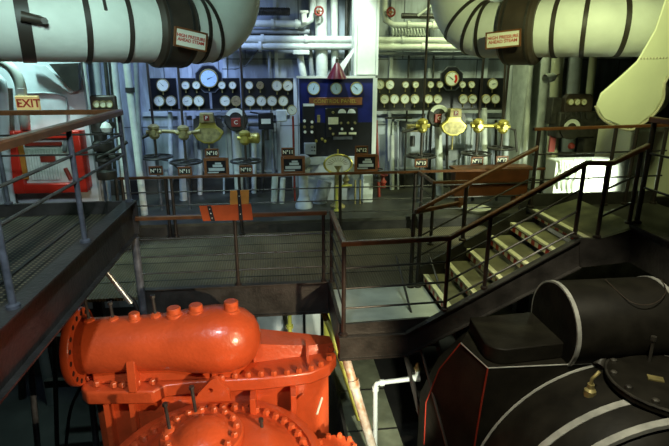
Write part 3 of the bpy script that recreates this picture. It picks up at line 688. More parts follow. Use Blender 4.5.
for px in (342, 352): R2(MB(), px-3.5, 132, px+4, 134, .04, .05).build('label_strip', 'nosing', c2)
R2(MB(), 333, 136.5, 352, 139, .0, .05).build('label_strip', 'bluepost', c2)
R2(MB(), 317, 115, 320, 122, 0, .04).build('switch_knob', 'dbrass', t)
for px, py in ((316, 141), (322, 139), (325, 141)):
    c = aty(px, py, PC); MB().lathe(c, (0, -1, 0), [(0, 0), (0, .03), (.05, .02), (.05, 0)], 10).build('switch_knob', 'brass', t)
R2(MB(), 299, 157, 373, 163, -.05, .06).build('lower_ledge', 'wallp', t)
b = MB(); R2(b, 303, 163, 372, 204, -.09, -.06); b.build('lower_panel', 'wallp', t)
# dark red conical lamp shade
c = aty(337, 77, 9.35)
t = thing('pendant_lamp', c, 'dark red conical lamp shade above the control panel', 'lamp')
MB().lathe(c+V((0, 0, -.03)), (0, 0, 1), [(0, .185), (.18, .09), (.27, .035), (.27, 0)], 20).build('shade', 'purple', t)
MB().cyl(c+V((0, 0, .23)), c+V((0, 0, .31)), .028).build('cap', 'collar', t)
MB().tube([c+V((0, 0, .28)), c+V((0, .05, .34)), c+V((.1, .35, .36))], .012, 8).build('arm', 'collar', t)
# grey junction box and items under panel
t = thing('switch_box', aty(310, 155, 9.3), 'grey enamel switch box under left side of control panel', 'box')
R2(MB(), 304, 143, 316, 154, -.08, .06, 9.3).build('case', 'grey', t, bevel=.01)
for px, py in ((312, 147), (314.5, 147), (312, 150.5), (314.5, 150.5)):
    MB().lathe(aty(px, py, 9.24), (0, -1, 0), [(0, 0), (0, .014), (.012, .012), (.012, 0)], 8).build('button', 'ink', t)
t = thing('valve_stand', aty(304, 208, 9.1), 'white valve pedestal with flared foot below the grey box', 'valve')
c = aty(304, 208, 9.1); z0 = CTRL
MB().lathe((c.x, 9.1, z0), (0, 0, 1), [(0, 0), (0, .16), (.05, .16), (.18, .10), (.24, .085), (.62, .085), (.66, .12), (.70, .12), (.72, 0)], 18).build('pedestal', 'wallp', t)
MB().lathe((c.x, 9.1, z0+.72), (0, 0, 1), [(0, .05), (.06, .12), (.14, .14), (.22, .12), (.26, .05), (.26, 0)], 18).build('bonnet', 'grey', t)
single('cylinder_tank', 'grey', 'leaning grey cylinder standing beside white valve pedestal', 'cylinder', lambda b: b.cyl(aty(325, 181, 9.45), aty(319, 206, 9.4), .13, 18))
single('white_cabinet', 'pipew', 'white steel cabinet under right side of control panel', 'cabinet', lambda b: b.mm((aty(363, 180, 9.3).x, 9.3, CTRL), (aty(373, 180, 9.3).x, 9.55, 3.1)), bevel=.012)
for i, px in enumerate((355, 360)): pipe([(aty(px, 200, 9.25).x, 9.25, 3.02), (aty(px, 200, 9.25).x, 9.25, CTRL)], .018, 'dbrass', ['left of two thin brass pipes before the white cabinet', 'right of two thin brass pipes before the white cabinet'][i])
t = thing('yellow_stand', aty(337, 212, 8.75), 'yellow painted pipe stand in front of the round brass dial', 'stand')
c = aty(336.5, 205, 8.75); MB().cyl((c.x, 8.75, CTRL), (c.x, 8.75, CTRL+.46), .022).build('pipe', 'yellow', t)
MB().cyl((c.x-.02, 8.75, CTRL+.46), (c.x+.28, 8.80, CTRL+.46), .018).build('pipe', 'yellow', t); MB().cyl((c.x, 8.75, CTRL), (c.x, 8.75, CTRL+.03), .05).build('foot', 'yellow', t)
# brass telegraph dial at centre
c = aty(338, 164, 9.0)
t = thing('telegraph', V((c.x, 9.0, CTRL)), 'round cream telegraph dial with brass rim at centre of platform', 'telegraph')
b = MB(); pts = [c+V((.24*math.cos(a)*1.05, 0, .17*math.sin(a))) for a in [2*PI*i/28 for i in range(28)]]
b.prism(pts, (0, .1, 0)).build('dial', 'cream', t)
b = MB(); b.tube([p+V((0, -.01, 0)) for p in pts], .018, 8, closed=True); b.build('rim', 'brass', t)
MB().cyl(c+V((0, .03, .14)), c+V((0, .03, .26)), .014).build('handle', 'brass', t)
MB().lathe((c.x, 9.05, CTRL), (0, 0, 1), [(0, 0), (0, .14), (.03, .14), (.08, .07), (.7, .055), (.78, .09), (.78, 0)], 16).build('pedestal', 'dbrass', t)
b = MB()
for k in range(11):
    a = PI*(k+.5)/11; d = V((math.cos(a)*1.05, 0, math.sin(a)*.72)); o = c+V((0, -.002, -.02)); n_ = V((d.z, 0, -d.x)).normalized()*.004
    b.prism([o+d*.19+n_, o+d*.19-n_, o+d*.1-n_, o+d*.1+n_], (0, -.003, 0))
b.build('scale_mark', 'dbrass', t)

# valve spindles with horizontal handwheels
def spindle(px, py, label, m_block, blk, top, r=.27):
    c = aty(px, py, PV); t = thing('handwheel_valve', (c.x, PV, CTRL), label, 'valve', 'handwheel valves along the bulkhead')
    b = MB().torus(c, (0, 0, 1), r, .021, 36, 8).build('handwheel', 'bar', t)
    s = MB()
    for k in range(5):
        a = 2*PI*k/5+.3; s.cyl(c, c+V((math.cos(a)*r, math.sin(a)*r, 0)), .013, 6)
    s.lathe(c+V((0, 0, -.03)), (0, 0, 1), [(0, 0), (0, .05), (.06, .05), (.06, 0)], 12).build('spoke', 'girder', b)
    bz = aty(px, blk, PV).z
    MB().cyl((c.x, PV, c.z), (c.x, PV, 7.5), .022, 10).build('spindle', 'collar', t)
    MB().lathe((c.x, PV, bz-.12), (0, 0, 1), [(0, 0), (0, .05), (.04, .09), (.08, .09), (.1, .075), (.16, .075), (.18, .1), (.22, .1), (.26, .04), (.26, 0)], 12).cyl((c.x, PV-.12, bz), (c.x, PV+.3, bz), .05).cyl((c.x-.13, PV, bz), (c.x+.13, PV, bz), .04).build('gearbox', m_block, t)
    MB().cyl((c.x, PV, c.z-.03), (c.x, PV, CTRL), .03, 10).build('column', 'bluepost', t)
    return t
spindle(156.5, 157, 'handwheel valve above plate N°12 at left end of bulkhead', 'dbrass', 132, 60)
spindle(186, 162, 'handwheel valve above the left plate N°11', 'dbrass', 133, 60)
spindle(246, 161, 'handwheel valve above the left plate N°10', 'brass', 138, 0)
spindle(421, 156, 'handwheel valve above plate N°13', 'brass', 126, 0)
spindle(476, 153.5, 'handwheel valve above the right plate N°11', 'brass', 126, 0)
spindle(501, 148, 'handwheel valve above the right plate N°12', 'brass', 127, 0, .24)
def lettersign(px, py, body, label, y=8.6, w=.20, h=.125):
    c = aty(px, py, y); t = thing('number_plate', c-V((0, 0, h/2)), label, 'sign', 'numbered plates')
    MB().box(c, (w, .02, h)).build('plate', 'ink', t)
    b = MB()
    for s in (-1, 1): b.box(c+V((s*w/2, 0, 0)), (.022, .035, h+.022)); b.box(c+V((0, 0, s*h/2)), (w, .035, .022))
    b.build('frame', 'wood', t)
    text(body, .083, 'cream', t, c+V((0, -.0105, -.003)), depth=.002, bold=.002)
    return t
for px, py, s, lab in ((156, 170.5, 'N°12', 'small black plate lettered N°12 at left end of railing'), (185, 171, 'N°11', 'small black plate lettered N°11 below second handwheel from left'),
                       (246, 169.5, 'N°10', 'small black plate lettered N°10 below the third handwheel'), (421, 163, 'N°13', 'small black plate lettered N°13'),
                       (477, 161, 'N°11', 'small black plate lettered N°11 on right side of platform'), (502, 160, 'N°12', 'small black plate lettered N°12 on right side of platform'),
                       (212, 153, 'N°10', 'black plate lettered N°10 above a framed picture'), (288, 152, 'N°11', 'black plate lettered N°11 above a framed picture'), (361.5, 150, 'N°12', 'black plate lettered N°12 above a framed picture')):
    lettersign(px, py, s, lab)
for px, py, lab in ((216.5, 167, 'wood framed machinery picture under left plate N°10'), (293, 165, 'wood framed machinery picture under the middle plate N°11'), (366, 163, 'wood framed machinery picture under the middle plate N°12')):
    c = aty(px, py, 8.55); w, h = .40, .30
    t = thing('framed_picture', c-V((0, 0, h/2)), lab, 'picture', 'framed pictures behind the railing')
    MB().box(c, (w-.06, .015, h-.06)).build('picture', 'slate', t)
    b = MB()
    for s in (-1, 1): b.box(c+V((s*(w/2-.02), 0, 0)), (.045, .04, h)); b.box(c+V((0, 0, s*(h/2-.02))), (w-.09, .04, .045))
    b.build('frame', 'wood', t)
    b = MB(); o = c+V((0, -.009, 0))
    b.box(o+V((0, 0, -.04)), (.26, .003, .05)).box(o+V((.02, 0, .02)), (.16, .003, .04)).box(o+V((.03, 0, .06)), (.10, .003, .03)).box(o+V((-.06, 0, -.09)), (.18, .003, .02))
    b.build('drawing', 'wallp', t)

for pts, r, m, lab in ((((159, 131), (181, 132)), .035, 'dbrass', 'dull brass cross pipe joining first two handwheel valves'), (((483, 126), (500, 126)), .035, 'brass', 'brass cross pipe joining the two right handwheel valves'),
        (((188, 133), (200, 131)), .03, 'dbrass', 'short brass pipe from second handwheel valve toward left indicator'), (((137, 140), (152, 133)), .03, 'dirt', 'dark slanting pipe left of first handwheel valve'),
        (((402, 132), (418, 128)), .03, 'dirt', 'dark pipe left of valve N°13 gearbox'), (((140, 156), (170, 161), (182, 172)), .02, 'girder', 'dark bent rod below first handwheel'),
        (((504, 126), (515, 130), (517, 152)), .022, 'dirt', 'thin dark pipe bending down right of last handwheel valve'), (((385, 118), (412, 118)), .02, 'dirt', 'thin dark conduit under right gauge board'),
        (((250, 112), (262, 114), (264, 118)), .016, 'rope', 'thin black cable curving under the left gauge board'), (((484, 118), (505, 118), (507, 112)), .016, 'rope', 'thin black cable under right end of right gauge board')):
    pipe([aty(px, py, PV+.08) if r > .02 else aty(px, py, 10.3) for px, py in pts], r, m, lab)
for i, (x0, y0, x1, y1) in enumerate(((190, 168, 190, 203), (200, 150, 200, 203), (224, 175, 224, 203), (263, 130, 263, 203), (254, 140, 254, 203), (398, 120, 398, 200), (447, 130, 447, 203), (392, 135, 392, 200), (466, 120, 466, 200), (496, 120, 496, 200))):
    pipe(upright(aty(x0, y0, 10.35), aty(x1, y1, 10.35), CTRL), (.03, .05, .022)[i % 3], ('wallp', 'dirt', 'pipew')[(i+1) % 3], ('thin pale upright pipe on bulkhead ', 'grimy upright pipe on bulkhead ', 'pale narrow conduit on bulkhead ')[i % 3 if False else 0].replace('thin pale', ('grimy', 'white', 'grey')[i % 3])+('right of the left N°11 valve', 'under the left brass indicator', 'beside the left framed picture', 'below the dark relay box', 'just right of the left N°10 valve', 'left of valve N°13', 'left of right brass indicator stem', 'right of the control panel', 'left of right N°11 valve', 'left of right N°12 valve')[i], group='upright pipes on the bulkhead')
# brass indicators with lettered tops
def indicator(px, py, label, k=1.0):
    y = 9.3; c = aty(px, py, y); t = thing('indicator', c, label, 'indicator', 'brass indicators')
    u = .0187*k
    def P2(pts, d0, d1): return [V((c.x+a*u, y+d0, c.z-b_*u)) for a, b_ in pts]
    MB().prism(P2([(-6, -9), (6, -9), (8, -2), (15, 4), (11, 11), (4, 15), (-4, 15), (-11, 11), (-15, 4), (-8, -2)], 0, 0), (0, .12, 0)).build('housing', 'brass', t, bevel=.015)
    MB().prism(P2([(-7, 0), (7, 0), (12, 5), (9, 10), (3, 13), (-3, 13), (-9, 10), (-12, 5)], -.012, 0), (0, .012, 0)).build('dial', 'dbrass', t)
    hd = MB().prism(P2([(-6, -14), (6, -14), (7, -5), (-7, -5)], -.05, 0), (0, .17, 0)).build('hood', 'dbrass', t, bevel=.01)
    pl = MB().prism(P2([(-2.6, -12), (2.6, -12), (2.6, -7), (-2.6, -7)], -.056, 0), (0, .006, 0)).build('letter_plate', 'redpipe', hd)
    text('P', .085, 'cream', t, V((c.x, y-.058, c.z+9.5*u)), depth=.002)
    MB().cyl((c.x, y+.05, c.z-15*u), (c.x, y+.05, c.z-30*u), .018).build('stem', 'dbrass', t)
    MB().prism(P2([(-13, -8), (-7, -10), (-8, -2), (-14, 3)], .06, 0), (0, .05, 0)).build('wing', 'girder', t)
    MB().prism(P2([(13, -8), (7, -10), (8, -2), (14, 3)], .06, 0), (0, .05, 0)).build('wing', 'girder', t)
indicator(207.5, 128, 'brass fan-shaped indicator with letter P on the left bulkhead')
indicator(454.5, 122, 'bright brass fan-shaped indicator with letter P on the right bulkhead', .93)
def arcgauge(px, py, label):
    y = 9.5; c = aty(px, py, y); t = thing('arc_gauge', c, label, 'gauge')
    MB().lathe(c+V((0, .06, 0)), (0, -1, 0), [(0, 0), (0, .21), (.06, .21), (.08, .19), (.08, 0)], 20).build('case', 'dirt', t)
    o = c+V((0, -.025, .02)); A = [-1.15+2.3*i/10 for i in range(11)]
    MB().prism([o+V((math.sin(a), 0, math.cos(a)))*.19 for a in A]+[o+V((math.sin(a), 0, math.cos(a)))*.12 for a in reversed(A)], (0, -.006, 0)).build('scale', 'face', t)
    MB().box(c+V((0, -.03, -.04)), (.17, .05, .16)).build('letter_block', 'redpipe', t, bevel=.01)
    text('C', .10, 'cream', t, c+V((0, -.057, -.04)), depth=.002)
arcgauge(236, 120, 'half-round arc gauge with letter C beside left brass indicator')
arcgauge(438.5, 116, 'half-round arc gauge with letter C beside right brass indicator')
pipe(upright(aty(236, 128, 9.75), aty(240, 205, 9.75), CTRL), .085, 'pipew', 'thick white upright pipe below the left arc gauge', group=None)
pipe(upright(aty(438, 124, 9.75), aty(440, 205, 9.75), CTRL), .075, 'pipew', 'thick pale upright pipe below the right arc gauge')
pipe(upright(aty(182, 112, 9.9), aty(184, 205, 9.9), CTRL), .08, 'wallp', 'pale upright pipe behind second handwheel at left')
pipe(upright(aty(170, 112, 10), aty(171, 205, 10), CTRL), .045, 'wallp', 'thin pale upright pipe between first two handwheels')
pipe(upright(aty(484, 108, 9.9), aty(485, 205, 9.9), CTRL), .06, 'pipew', 'pale upright pipe between the two right handwheels')
for i, (px, py, lab) in enumerate(((266, 121, 'dark relay box with pale label under left gauge board'), (413, 128, 'dull brass relay beside valve N°13'))):
    c = aty(px, py, 9.6); t = thing('relay_box', c, lab, 'relay')
    MB().box(c, (.28, .12, .30) if i == 0 else (.26, .12, .14)).build('case', 'slate' if i == 0 else 'dbrass', t, bevel=.015)
    MB().box(c+V((0, -.063, .0)), (.17, .008, .09)).build('label_plate', 'face' if i == 0 else 'dbrass', t)
    MB().cyl(c+V((0, .0, -.15)), c+V((0, 0, -.35)), .05).build('coupling', 'girder', t)
    MB().mm(c+V((-.05, .06, -.05)), V((c.x+.05, 10.6, c.z+.05))).build('wall_bracket', 'girder', t)
single('drum_gauge', 'brass', 'brass cylindrical fitting beside the N°10 valve spindle', 'fitting', lambda b: b.lathe(aty(247, 138, 9.35), (1, -.2, 0), [(0, 0), (0, .06), (.03, .09), (.2, .1), (.23, .07), (.23, 0)], 16))
single('lubricator', 'pipew', 'white square oil tank on the bulkhead left of the stem gauge', 'tank', lambda b: b.mm(aty(276, 110, 9.8), aty(287, 121, 9.95)), bevel=.02)
single('half_disc_plate', 'grey', 'grey half-round plate on bulkhead below right brass indicator', 'plate', lambda b: b.prism([aty(452, 148, 10.45)+V((.33*math.cos(a), 0, .27*math.sin(a))) for a in [PI+PI*i/14 for i in range(15)]], (0, .05, 0)))
pipe(upright(aty(275, 176, 9.5), aty(274, 200, 9.5), CTRL), .06, 'pipew', 'short white pipe stub left of the valve pedestal')
pipe(upright(aty(283, 178, 9.45), aty(282, 198, 9.45), CTRL), .05, 'pipew', 'second short white pipe stub left of valve pedestal')
pipe(upright(aty(376, 120, 9.75), aty(378, 170, 9.75), CTRL), .03, 'redpipe', 'thin rusty upright pipe at right edge of control panel')
for i, (px, py, m) in enumerate(((378, 176, 'dirt'), (383, 182, 'redpipe'), (346, 180, 'dbrass'))):
    c = aty(px, py, 9.15); t = thing('globe_valve', c, ['grimy globe valve right of the white cabinet', 'rusty red globe valve low right of white cabinet', 'dull brass globe valve between yellow stand and white cabinet'][i], 'valve')
    MB().lathe(c+V((0, 0, -.1)), (0, 0, 1), [(0, 0), (0, .06), (.03, .06), (.05, .04), (.1, .07), (.15, .04), (.18, .03), (.22, .03), (.22, 0)], 12).build('body', m, t)
    MB().torus(c+V((0, 0, .13)), (0, 0, 1), .08, .012, 18, 6).build('handwheel', m, t)
# brown varnished boards behind right railing
t = thing('locker', aty(495, 195, 8.75), 'brown varnished wooden locker behind the railing right of centre', 'locker')
p, r_ = aty(456, 168, 8.75), aty(530, 168, 8.75)
MB().mm((p.x, 8.75, 2.76), (r_.x, 9.0, p.z-.05)).build('body', 'copper', t, bevel=.01)
MB().mm((p.x-.04, 8.70, p.z-.05), (r_.x+.04, 9.02, p.z)).build('lid', 'wood', t, bevel=.01)
MB().mm((p.x+.02, 8.735, (p.z+2.72)/2-.01), (r_.x-.02, 8.75, (p.z+2.72)/2+.02)).build('batten', 'wood', t)
for x0 in (p.x+.1, r_.x-.2): MB().mm((x0, 8.78, CTRL), (x0+.1, 8.98, 2.76)).build('foot', 'wood', t)
single('oil_drip_tray', 'cream', 'pale drip tray under the brown locker', 'tray', lambda b: b.lathe((aty(478, 198, 8.45).x, 8.5, CTRL), (0, 0, 1), [(0, 0), (0, .2), (.06, .26), (.06, .24), (.02, .18), (.02, 0)], 20))

# right-hand uprights
for (a, y, m, lab) in (((511, 60, 506, 150, .05), 9.9, 'wallp', 'grey upright pipe right of the right gauge board'), ((531, 60, 524, 170, .05), 9.6, 'pipew', 'pale leaning upright pipe near right bulkhead'),
                    ((546, 60, 538, 170, .09), 9.6, 'pipew', 'thick pale leaning upright pipe near right bulkhead'), ((556, 88, 550, 190, .10), 9.0, 'duct', 'thick cream upright pipe left of the dark instrument cluster'),
                    ((575, 60, 570, 120, .13), 9.7, 'wallp', 'broad grey trunk behind the dark instrument cluster'), ((593, 60, 588, 110, .07), 9.5, 'duct', 'cream upright pipe behind right of instrument cluster'),
                    ((505, 70, 503, 110, .02), 9.7, 'collar', 'thin brown rod right of the gauge board')):
    pipe(upright(aty(a[0], a[1], y), aty(a[2], a[3], y), CTRL, 8.9), a[4], m, lab)
c = aty(551, 78, 8.7)
t = thing('floodlight', c, 'small white floodlight on a stem at right of steam main collar', 'lamp')
MB().lathe(c+V((-.13, -.05, -.02)), (1, .2, .25), [(0, .085), (.16, .075), (.22, .03), (.22, 0)], 16).build('shade', 'pipew', t)
MB().tube([c+V((.08, .0, .03)), c+V((.2, .1, .06)), c+V((.25, .3, .05))], .014, 8).build('arm', 'dbrass', t)
# dark instrument cluster
y = 8.4
t = thing('instrument_stand', V((aty(578, 200, y).x, y, CTRL)), 'dark instrument stand with three small gauges and half-round dial at right', 'instrument')
def BX(x0, y0, x1, y1, d0, d1): return R2(MB(), x0, y0, x1, y1, d0, d1, y)
a, b_ = aty(566, 94, y), aty(592, 112, y)
MB().prism([V((a.x, y, b_.z)), V((a.x, y, a.z-.06)), V((a.x+.06, y, a.z)), V((b_.x-.06, y, a.z)), V((b_.x, y, a.z-.06)), V((b_.x, y, b_.z))], (0, .12, 0)).build('gauge_panel', 'collar', t, bevel=.012)
for px in (570, 576.5, 583): gauge(t, px, 102, 3.2, y-.02, 'nosing')
BX(556, 98, 568, 125, -.3, -.1).build('casing', 'dirt', t, bevel=.02); BX(560, 112, 595, 138, -.35, 0).build('casing', 'dirt', t, bevel=.03); BX(590, 121, 606, 158, -.3, -.05).build('casing', 'dirt', t, bevel=.03)
MB().lathe((aty(575, 150, y).x, y+.15, CTRL), (0, 0, 1), [(0, 0), (0, .25), (.06, .25), (.15, .15), (.9, .15), (1.0, .2), (1.0, 0)], 18).build('pedestal', 'dirt', t)
c = aty(572, 128, y-.06); A = [-1.5+3*i/12 for i in range(13)]
MB().prism([c+V((math.sin(k), 0, math.cos(k)))*.15 for k in A]+[c+V((math.sin(k), 0, math.cos(k)))*.085 for k in reversed(A)], (0, .04, 0)).build('half_dial', 'face', t)
MB().lathe(c+V((0, .06, 0)), (0, -1, 0), [(0, 0), (0, .2), (.05, .2), (.05, 0)], 20).build('dial_case', 'dirt', t)
for k in range(5): MB().cyl(aty(566+k*5, 112, y-.03), aty(565+k*5.5, 119, y-.03), .014, 6).build('lever', 'girder', t)
MB().lathe(aty(571, 146, y-.1), (0, -1, 0), [(0, .0), (0, .06), (.05, .04), (.05, 0)], 10).build('red_knob', 'redpipe', t)
R2(MB(), 552.5, 123, 554.5, 152, -.05, .0, 8.6).build('red_pipe', 'redpipe', t)
# brightly lit cream casing behind upper platform
t = thing('condenser_casing', aty(618, 200, 7.2), 'brightly lit white casing standing behind the upper platform', 'casing')
p, r_ = aty(556, 155, 7.2), aty(635, 215, 7.2)
MB().mm((p.x+.02, 7.2, 3.05), (r_.x-.25, 7.5, aty(600, 160, 7.2).z)).build('body', 'white', t, bevel=.02)
MB().mm((p.x+.02, 7.22, 0), (r_.x+.9, 7.5, 3.05)).build('plinth', 'girder', t)
MB().mm((r_.x-.25, 7.25, 3.05), (r_.x+.9, 8.1, aty(600, 132, 7.2).z)).build('side_body', 'duct', t, bevel=.02)
for i in range(5): MB().mm((p.x+.3+i*.28, 7.185, 3.2), (p.x+.32+i*.28, 7.2, 3.70)).build('seam_strip', 'pipew', t)
for i in range(4):
    c = aty(562+i*5, 160+i*1.5, 7.16); MB().tube([c, c+V((.03, 0, -.15)), c+V((-.02, .0, -.3)), c+V((.02, .03, -.45))], .02, 8).build('cable_tail', 'pipew', t)
# ============================================================ RED TURBINE
t = thing('turbine', (-.7, 4.6, 0), 'bright red enamelled turbine casing with bolted flanges at lower left', 'engine')
AX = (4.9, 2.28)
pipeb = MB().lathe((-2.30, AX[0], AX[1]), (1, 0, 0), [(.22, 0), (.22, .285), (.8, .285), (1.15, .30), (1.4, .345), (1.6, .36), (1.75, .35), (1.9, .305), (2.0, .22), (2.05, .12), (2.07, 0)], 40).build('steam_inlet', 'red', t)
fl = MB().lathe((-2.12, AX[0], AX[1]), (1, 0, 0), [(0, .2), (0, .39), (.015, .40), (.065, .40), (.08, .39), (.08, .285), (.16, .285)], 40).build('flange', 'red', t)
for k in range(18):
    a = 2*PI*k/18; c = V((-2.04, AX[0]+.345*math.cos(a), AX[1]+.345*math.sin(a)))
    MB().lathe(c+V((-.004, 0, 0)), (1, 0, 0), [(0, 0), (0, .026), (.007, .026), (.007, 0)], 10).build('bolt_hole', 'ink', fl)
def topz(x):
    s = x+2.30; r = .285 if s < .8 else .285+(s-.8)/.8*.075 if s < 1.6 else .36-(s-1.6)*.15
    return AX[1]+r
for px, r, h in ((135, .055, .06), (175, .07, .06), (197, .07, .06), (232, .075, .09)):
    x = aty(px, 318, AX[0]).x; z = topz(x)
    c = V((x, AX[0]-.02, z-.05)); MB().lathe(c, (0, 0, 1), [(0, 0), (0, r*1.25), (.055, r*1.2), (.06, r), (.05+h, r), (.06+h, r*.85), (.06+h, 0)], 18).build('boss_cap', 'rednut', t)
def stud(p, h, d=(0, 0, 1), nut=True):
    p = V(p); d = V(d).normalized(); s = MB().cyl(p, p+d*h, .016, 8); s.cyl(p+d*h, p+d*(h+.03), .026, 6); s.build('stud', 'girder', t)
    if nut: MB().lathe(p-d*.02, d, [(0, 0), (0, .055), (.035, .055), (.05, .035), (.05, 0)], 8).build('bolt', 'rednut', t)
for px, h in ((89, .27), (113, .17), (156, .20)):
    x = aty(px, 319, AX[0]).x; stud((x, AX[0], topz(x)-.005), h, (-.04, 0, 1))
ZT = 1.9
tab = [(-2.10, 5.0), (-2.06, 4.72), (-1.98, 4.64), (-1.32, 4.58), (-1.22, 4.68), (-.96, 4.70), (-.23, 4.69), (.28, 4.74), (.50, 4.86), (.60, 5.05), (.55, 5.34), (-.25, 5.44), (-2.10, 5.44)]
MB().prism([(x, y, ZT-.15) for x, y in tab], (0, 0, .15)).build('table_flange', 'red', t, bevel=.02)
cx, cy = -.75, 5.05
MB().prism([(cx+(x-cx)*.93, cy+(y-cy)*.70, .2) for x, y in tab], (0, 0, ZT-.35)).build('casing_wall', 'red', t)
MB().prism([(-1.95, AX[0]-.14, ZT), (-.5, AX[0]-.18, ZT), (-.3, AX[0]+.2, ZT), (-1.95, AX[0]+.2, ZT)], (0, 0, .28)).build('saddle', 'red', t, bevel=.02)
def hexbolt(p, r=.03, h=.045, d=(0, 0, 1)):
    return MB().lathe(V(p)-V(d)*.005, d, [(0, 0), (0, r), (h*.7, r), (h, r*.7), (h, 0)], 6).build('bolt', 'rednut', t)
for px, py in ((89, 379), (97, 385), (114, 386), (123, 386), (138, 384), (153, 383), (222, 379), (235, 377), (248, 376), (261, 375), (274, 374.5), (287, 373.5), (299, 371.5), (311, 369), (321, 365), (329, 359), (331, 350), (326, 344.5), (318, 343.5), (309, 343.5), (300, 344)):
    hexbolt(atz(px, py, ZT+.02), .034, .05)
# gusset plates on the table
for px, y0, y1, zt, th in ((130, 4.585, 4.76, 2.36, .085), (213, 4.69, 4.78, 2.36, .04)):
    x = aty(px, 372, y0).x
    MB().prism([(x-th/2, y0, ZT), (x-th/2, y0+.005, ZT+.12), (x-th/2, y1-.15, zt-.16), (x-th/2, y1-.10, zt), (x-th/2, y1+.12, zt), (x-th/2, y1+.14, ZT)], (th, 0, 0)).build('gusset', 'red', t, bevel=.008)
# sloping ridge from dome end to right corner of the table
b = MB(); b.prism([(-.30, 5.28, ZT), (.02, 5.20, ZT), (.56, 5.22, ZT), (.54, 5.36, ZT), (-.28, 5.42, ZT)], (0, 0, .04)); b.build('ridge_base', 'red', t)
MB().poly([(-.33, 5.02, ZT+.22), (.27, 5.12, ZT+.10), (.57, 5.18, ZT+.08), (.55, 5.34, ZT+.08), (-.33, 5.34, ZT+.24), (-.33, 5.0, ZT), (.27, 5.08, ZT), (.59, 5.14, ZT), (.56, 5.34, ZT), (-.33, 5.36, ZT)],
          [(0, 1, 2, 3, 4), (0, 5, 6, 1), (1, 6, 7, 2), (2, 7, 8, 3), (3, 8, 9, 4), (4, 9, 5, 0)]).build('ridge', 'red', t)
MB().prism([(.25, 4.84, ZT), (.25, 5.14, ZT), (.25, 5.14, ZT+.16), (.25, 5.06, ZT+.15)], (.03, 0, 0)).build('gusset', 'red', t)
# ribs below the table front
for px in (253, 293):
    x = aty(px, 390, 4.72).x; MB().mm((x-.03, 4.55, 1.45), (x+.03, 4.84, ZT-.15)).build('rib', 'red', t, bevel=.006)
for px in (110, 135):
    x = aty(px, 400, 4.75).x; MB().mm((x-.025, 4.62, .5), (x+.025, 4.85, ZT-.15)).build('rib', 'red', t)
# large round lower flange with bolts, conical cover and dome
C1 = V((-.66, 3.86, 0)); R1 = 1.0
MB().lathe(C1+V((0, 0, .2)), (0, 0, 1), [(0, .86), (1.2, .86), (1.22, R1), (1.36, R1), (1.37, R1-.02), (1.37, R1-.09), (1.34, R1-.10), (1.34, .80), (1.40, .72), (1.50, .58), (1.54, .44), (1.54, 0)], 64).build('lower_flange', 'red', t)
for k in range(44):
    a = 2*PI*k/44
    p = C1+V((.855*math.cos(a), .855*math.sin(a), 1.535))
    if p.y > 3.55 and not (abs(p.x) > 2): hexbolt(p, .042, .06)
C2 = V((-.76, 3.98, 0)); R2_ = .37
MB().lathe(C2+V((0, 0, 1.70)), (0, 0, 1), [(0, .40), (.06, .34), (.07, R2_), (.13, R2_+.005), (.145, R2_-.01), (.145, .25), (.17, .22), (.21, .16), (.235, .08), (.24, 0)], 48).build('cover_dome', 'red', t)
for k in range(16):
    a = 2*PI*(k+.35)/16; hexbolt(C2+V((.31*math.cos(a), .31*math.sin(a), 1.845)), .032, .045)
# bolted side flange at right
MB().lathe((.50, 4.25, .2), (0, 0, 1), [(0, 0), (0, .16), (1.0, .16), (1.02, .22), (1.1, .22), (1.1, 0)], 28).build('side_flange', 'red', t)
for k in range(10):
    a = 2*PI*k/10; hexbolt(V((.50+.19*math.cos(a), 4.25+.19*math.sin(a), 1.305)), .03, .045)
# lifting lug with hole
def plate_hole(tri, hc, hr, th, name, m):
    n = 30; hc = V(hc); E = [V(p) for p in tri]; out = []; inn = []
    for i in range(n):
        a = 2*PI*i/n; d = V((math.cos(a), 0, math.sin(a))); best = 9
        for k in range(len(E)):
            p, q_ = E[k], E[(k+1) % len(E)]; e = q_-p; den = d.x*e.z-d.z*e.x
            if abs(den) < 1e-9: continue
            w = p-hc; s = (w.x*e.z-w.z*e.x)/den; u = (w.x*d.z-w.z*d.x)/den
            if s > 0 and -1e-6 <= u <= 1+1e-6: best = min(best, s)
        out.append(hc+d*best); inn.append(hc+d*hr)
    y = V((0, th, 0)); b = MB(); vs = out+inn+[p+y for p in out]+[p+y for p in inn]; f = []
    for i in range(n):
        j = (i+1) % n; f += [(i, j, n+j, n+i), (2*n+i, 3*n+i, 3*n+j, 2*n+j), (i, 2*n+i, 2*n+j, j), (n+i, n+j, 3*n+j, 3*n+i)]
    return b.poly(vs, f).build(name, m, t)
yl_ = 4.40
plate_hole([aty(px, py, yl_) for px, py in ((196, 401), (230, 401), (230, 394), (218, 379), (212, 379), (197, 395))], aty(210, 390.5, yl_), .028, .06, 'lifting_lug', 'red')
for (px, py), h in (((170, 431), .27), ((196, 414), .28), ((263, 437), .18)):
    stud(atz(px, py, 1.84 if px < 230 else 1.6), h, (-.06, 0, 1))
MB().cyl(atz(317, 414, 1.75), atz(322, 402, 1.75)+V((0, 0, .05)), .012, 8).build('pale_rod', 'cream', t)

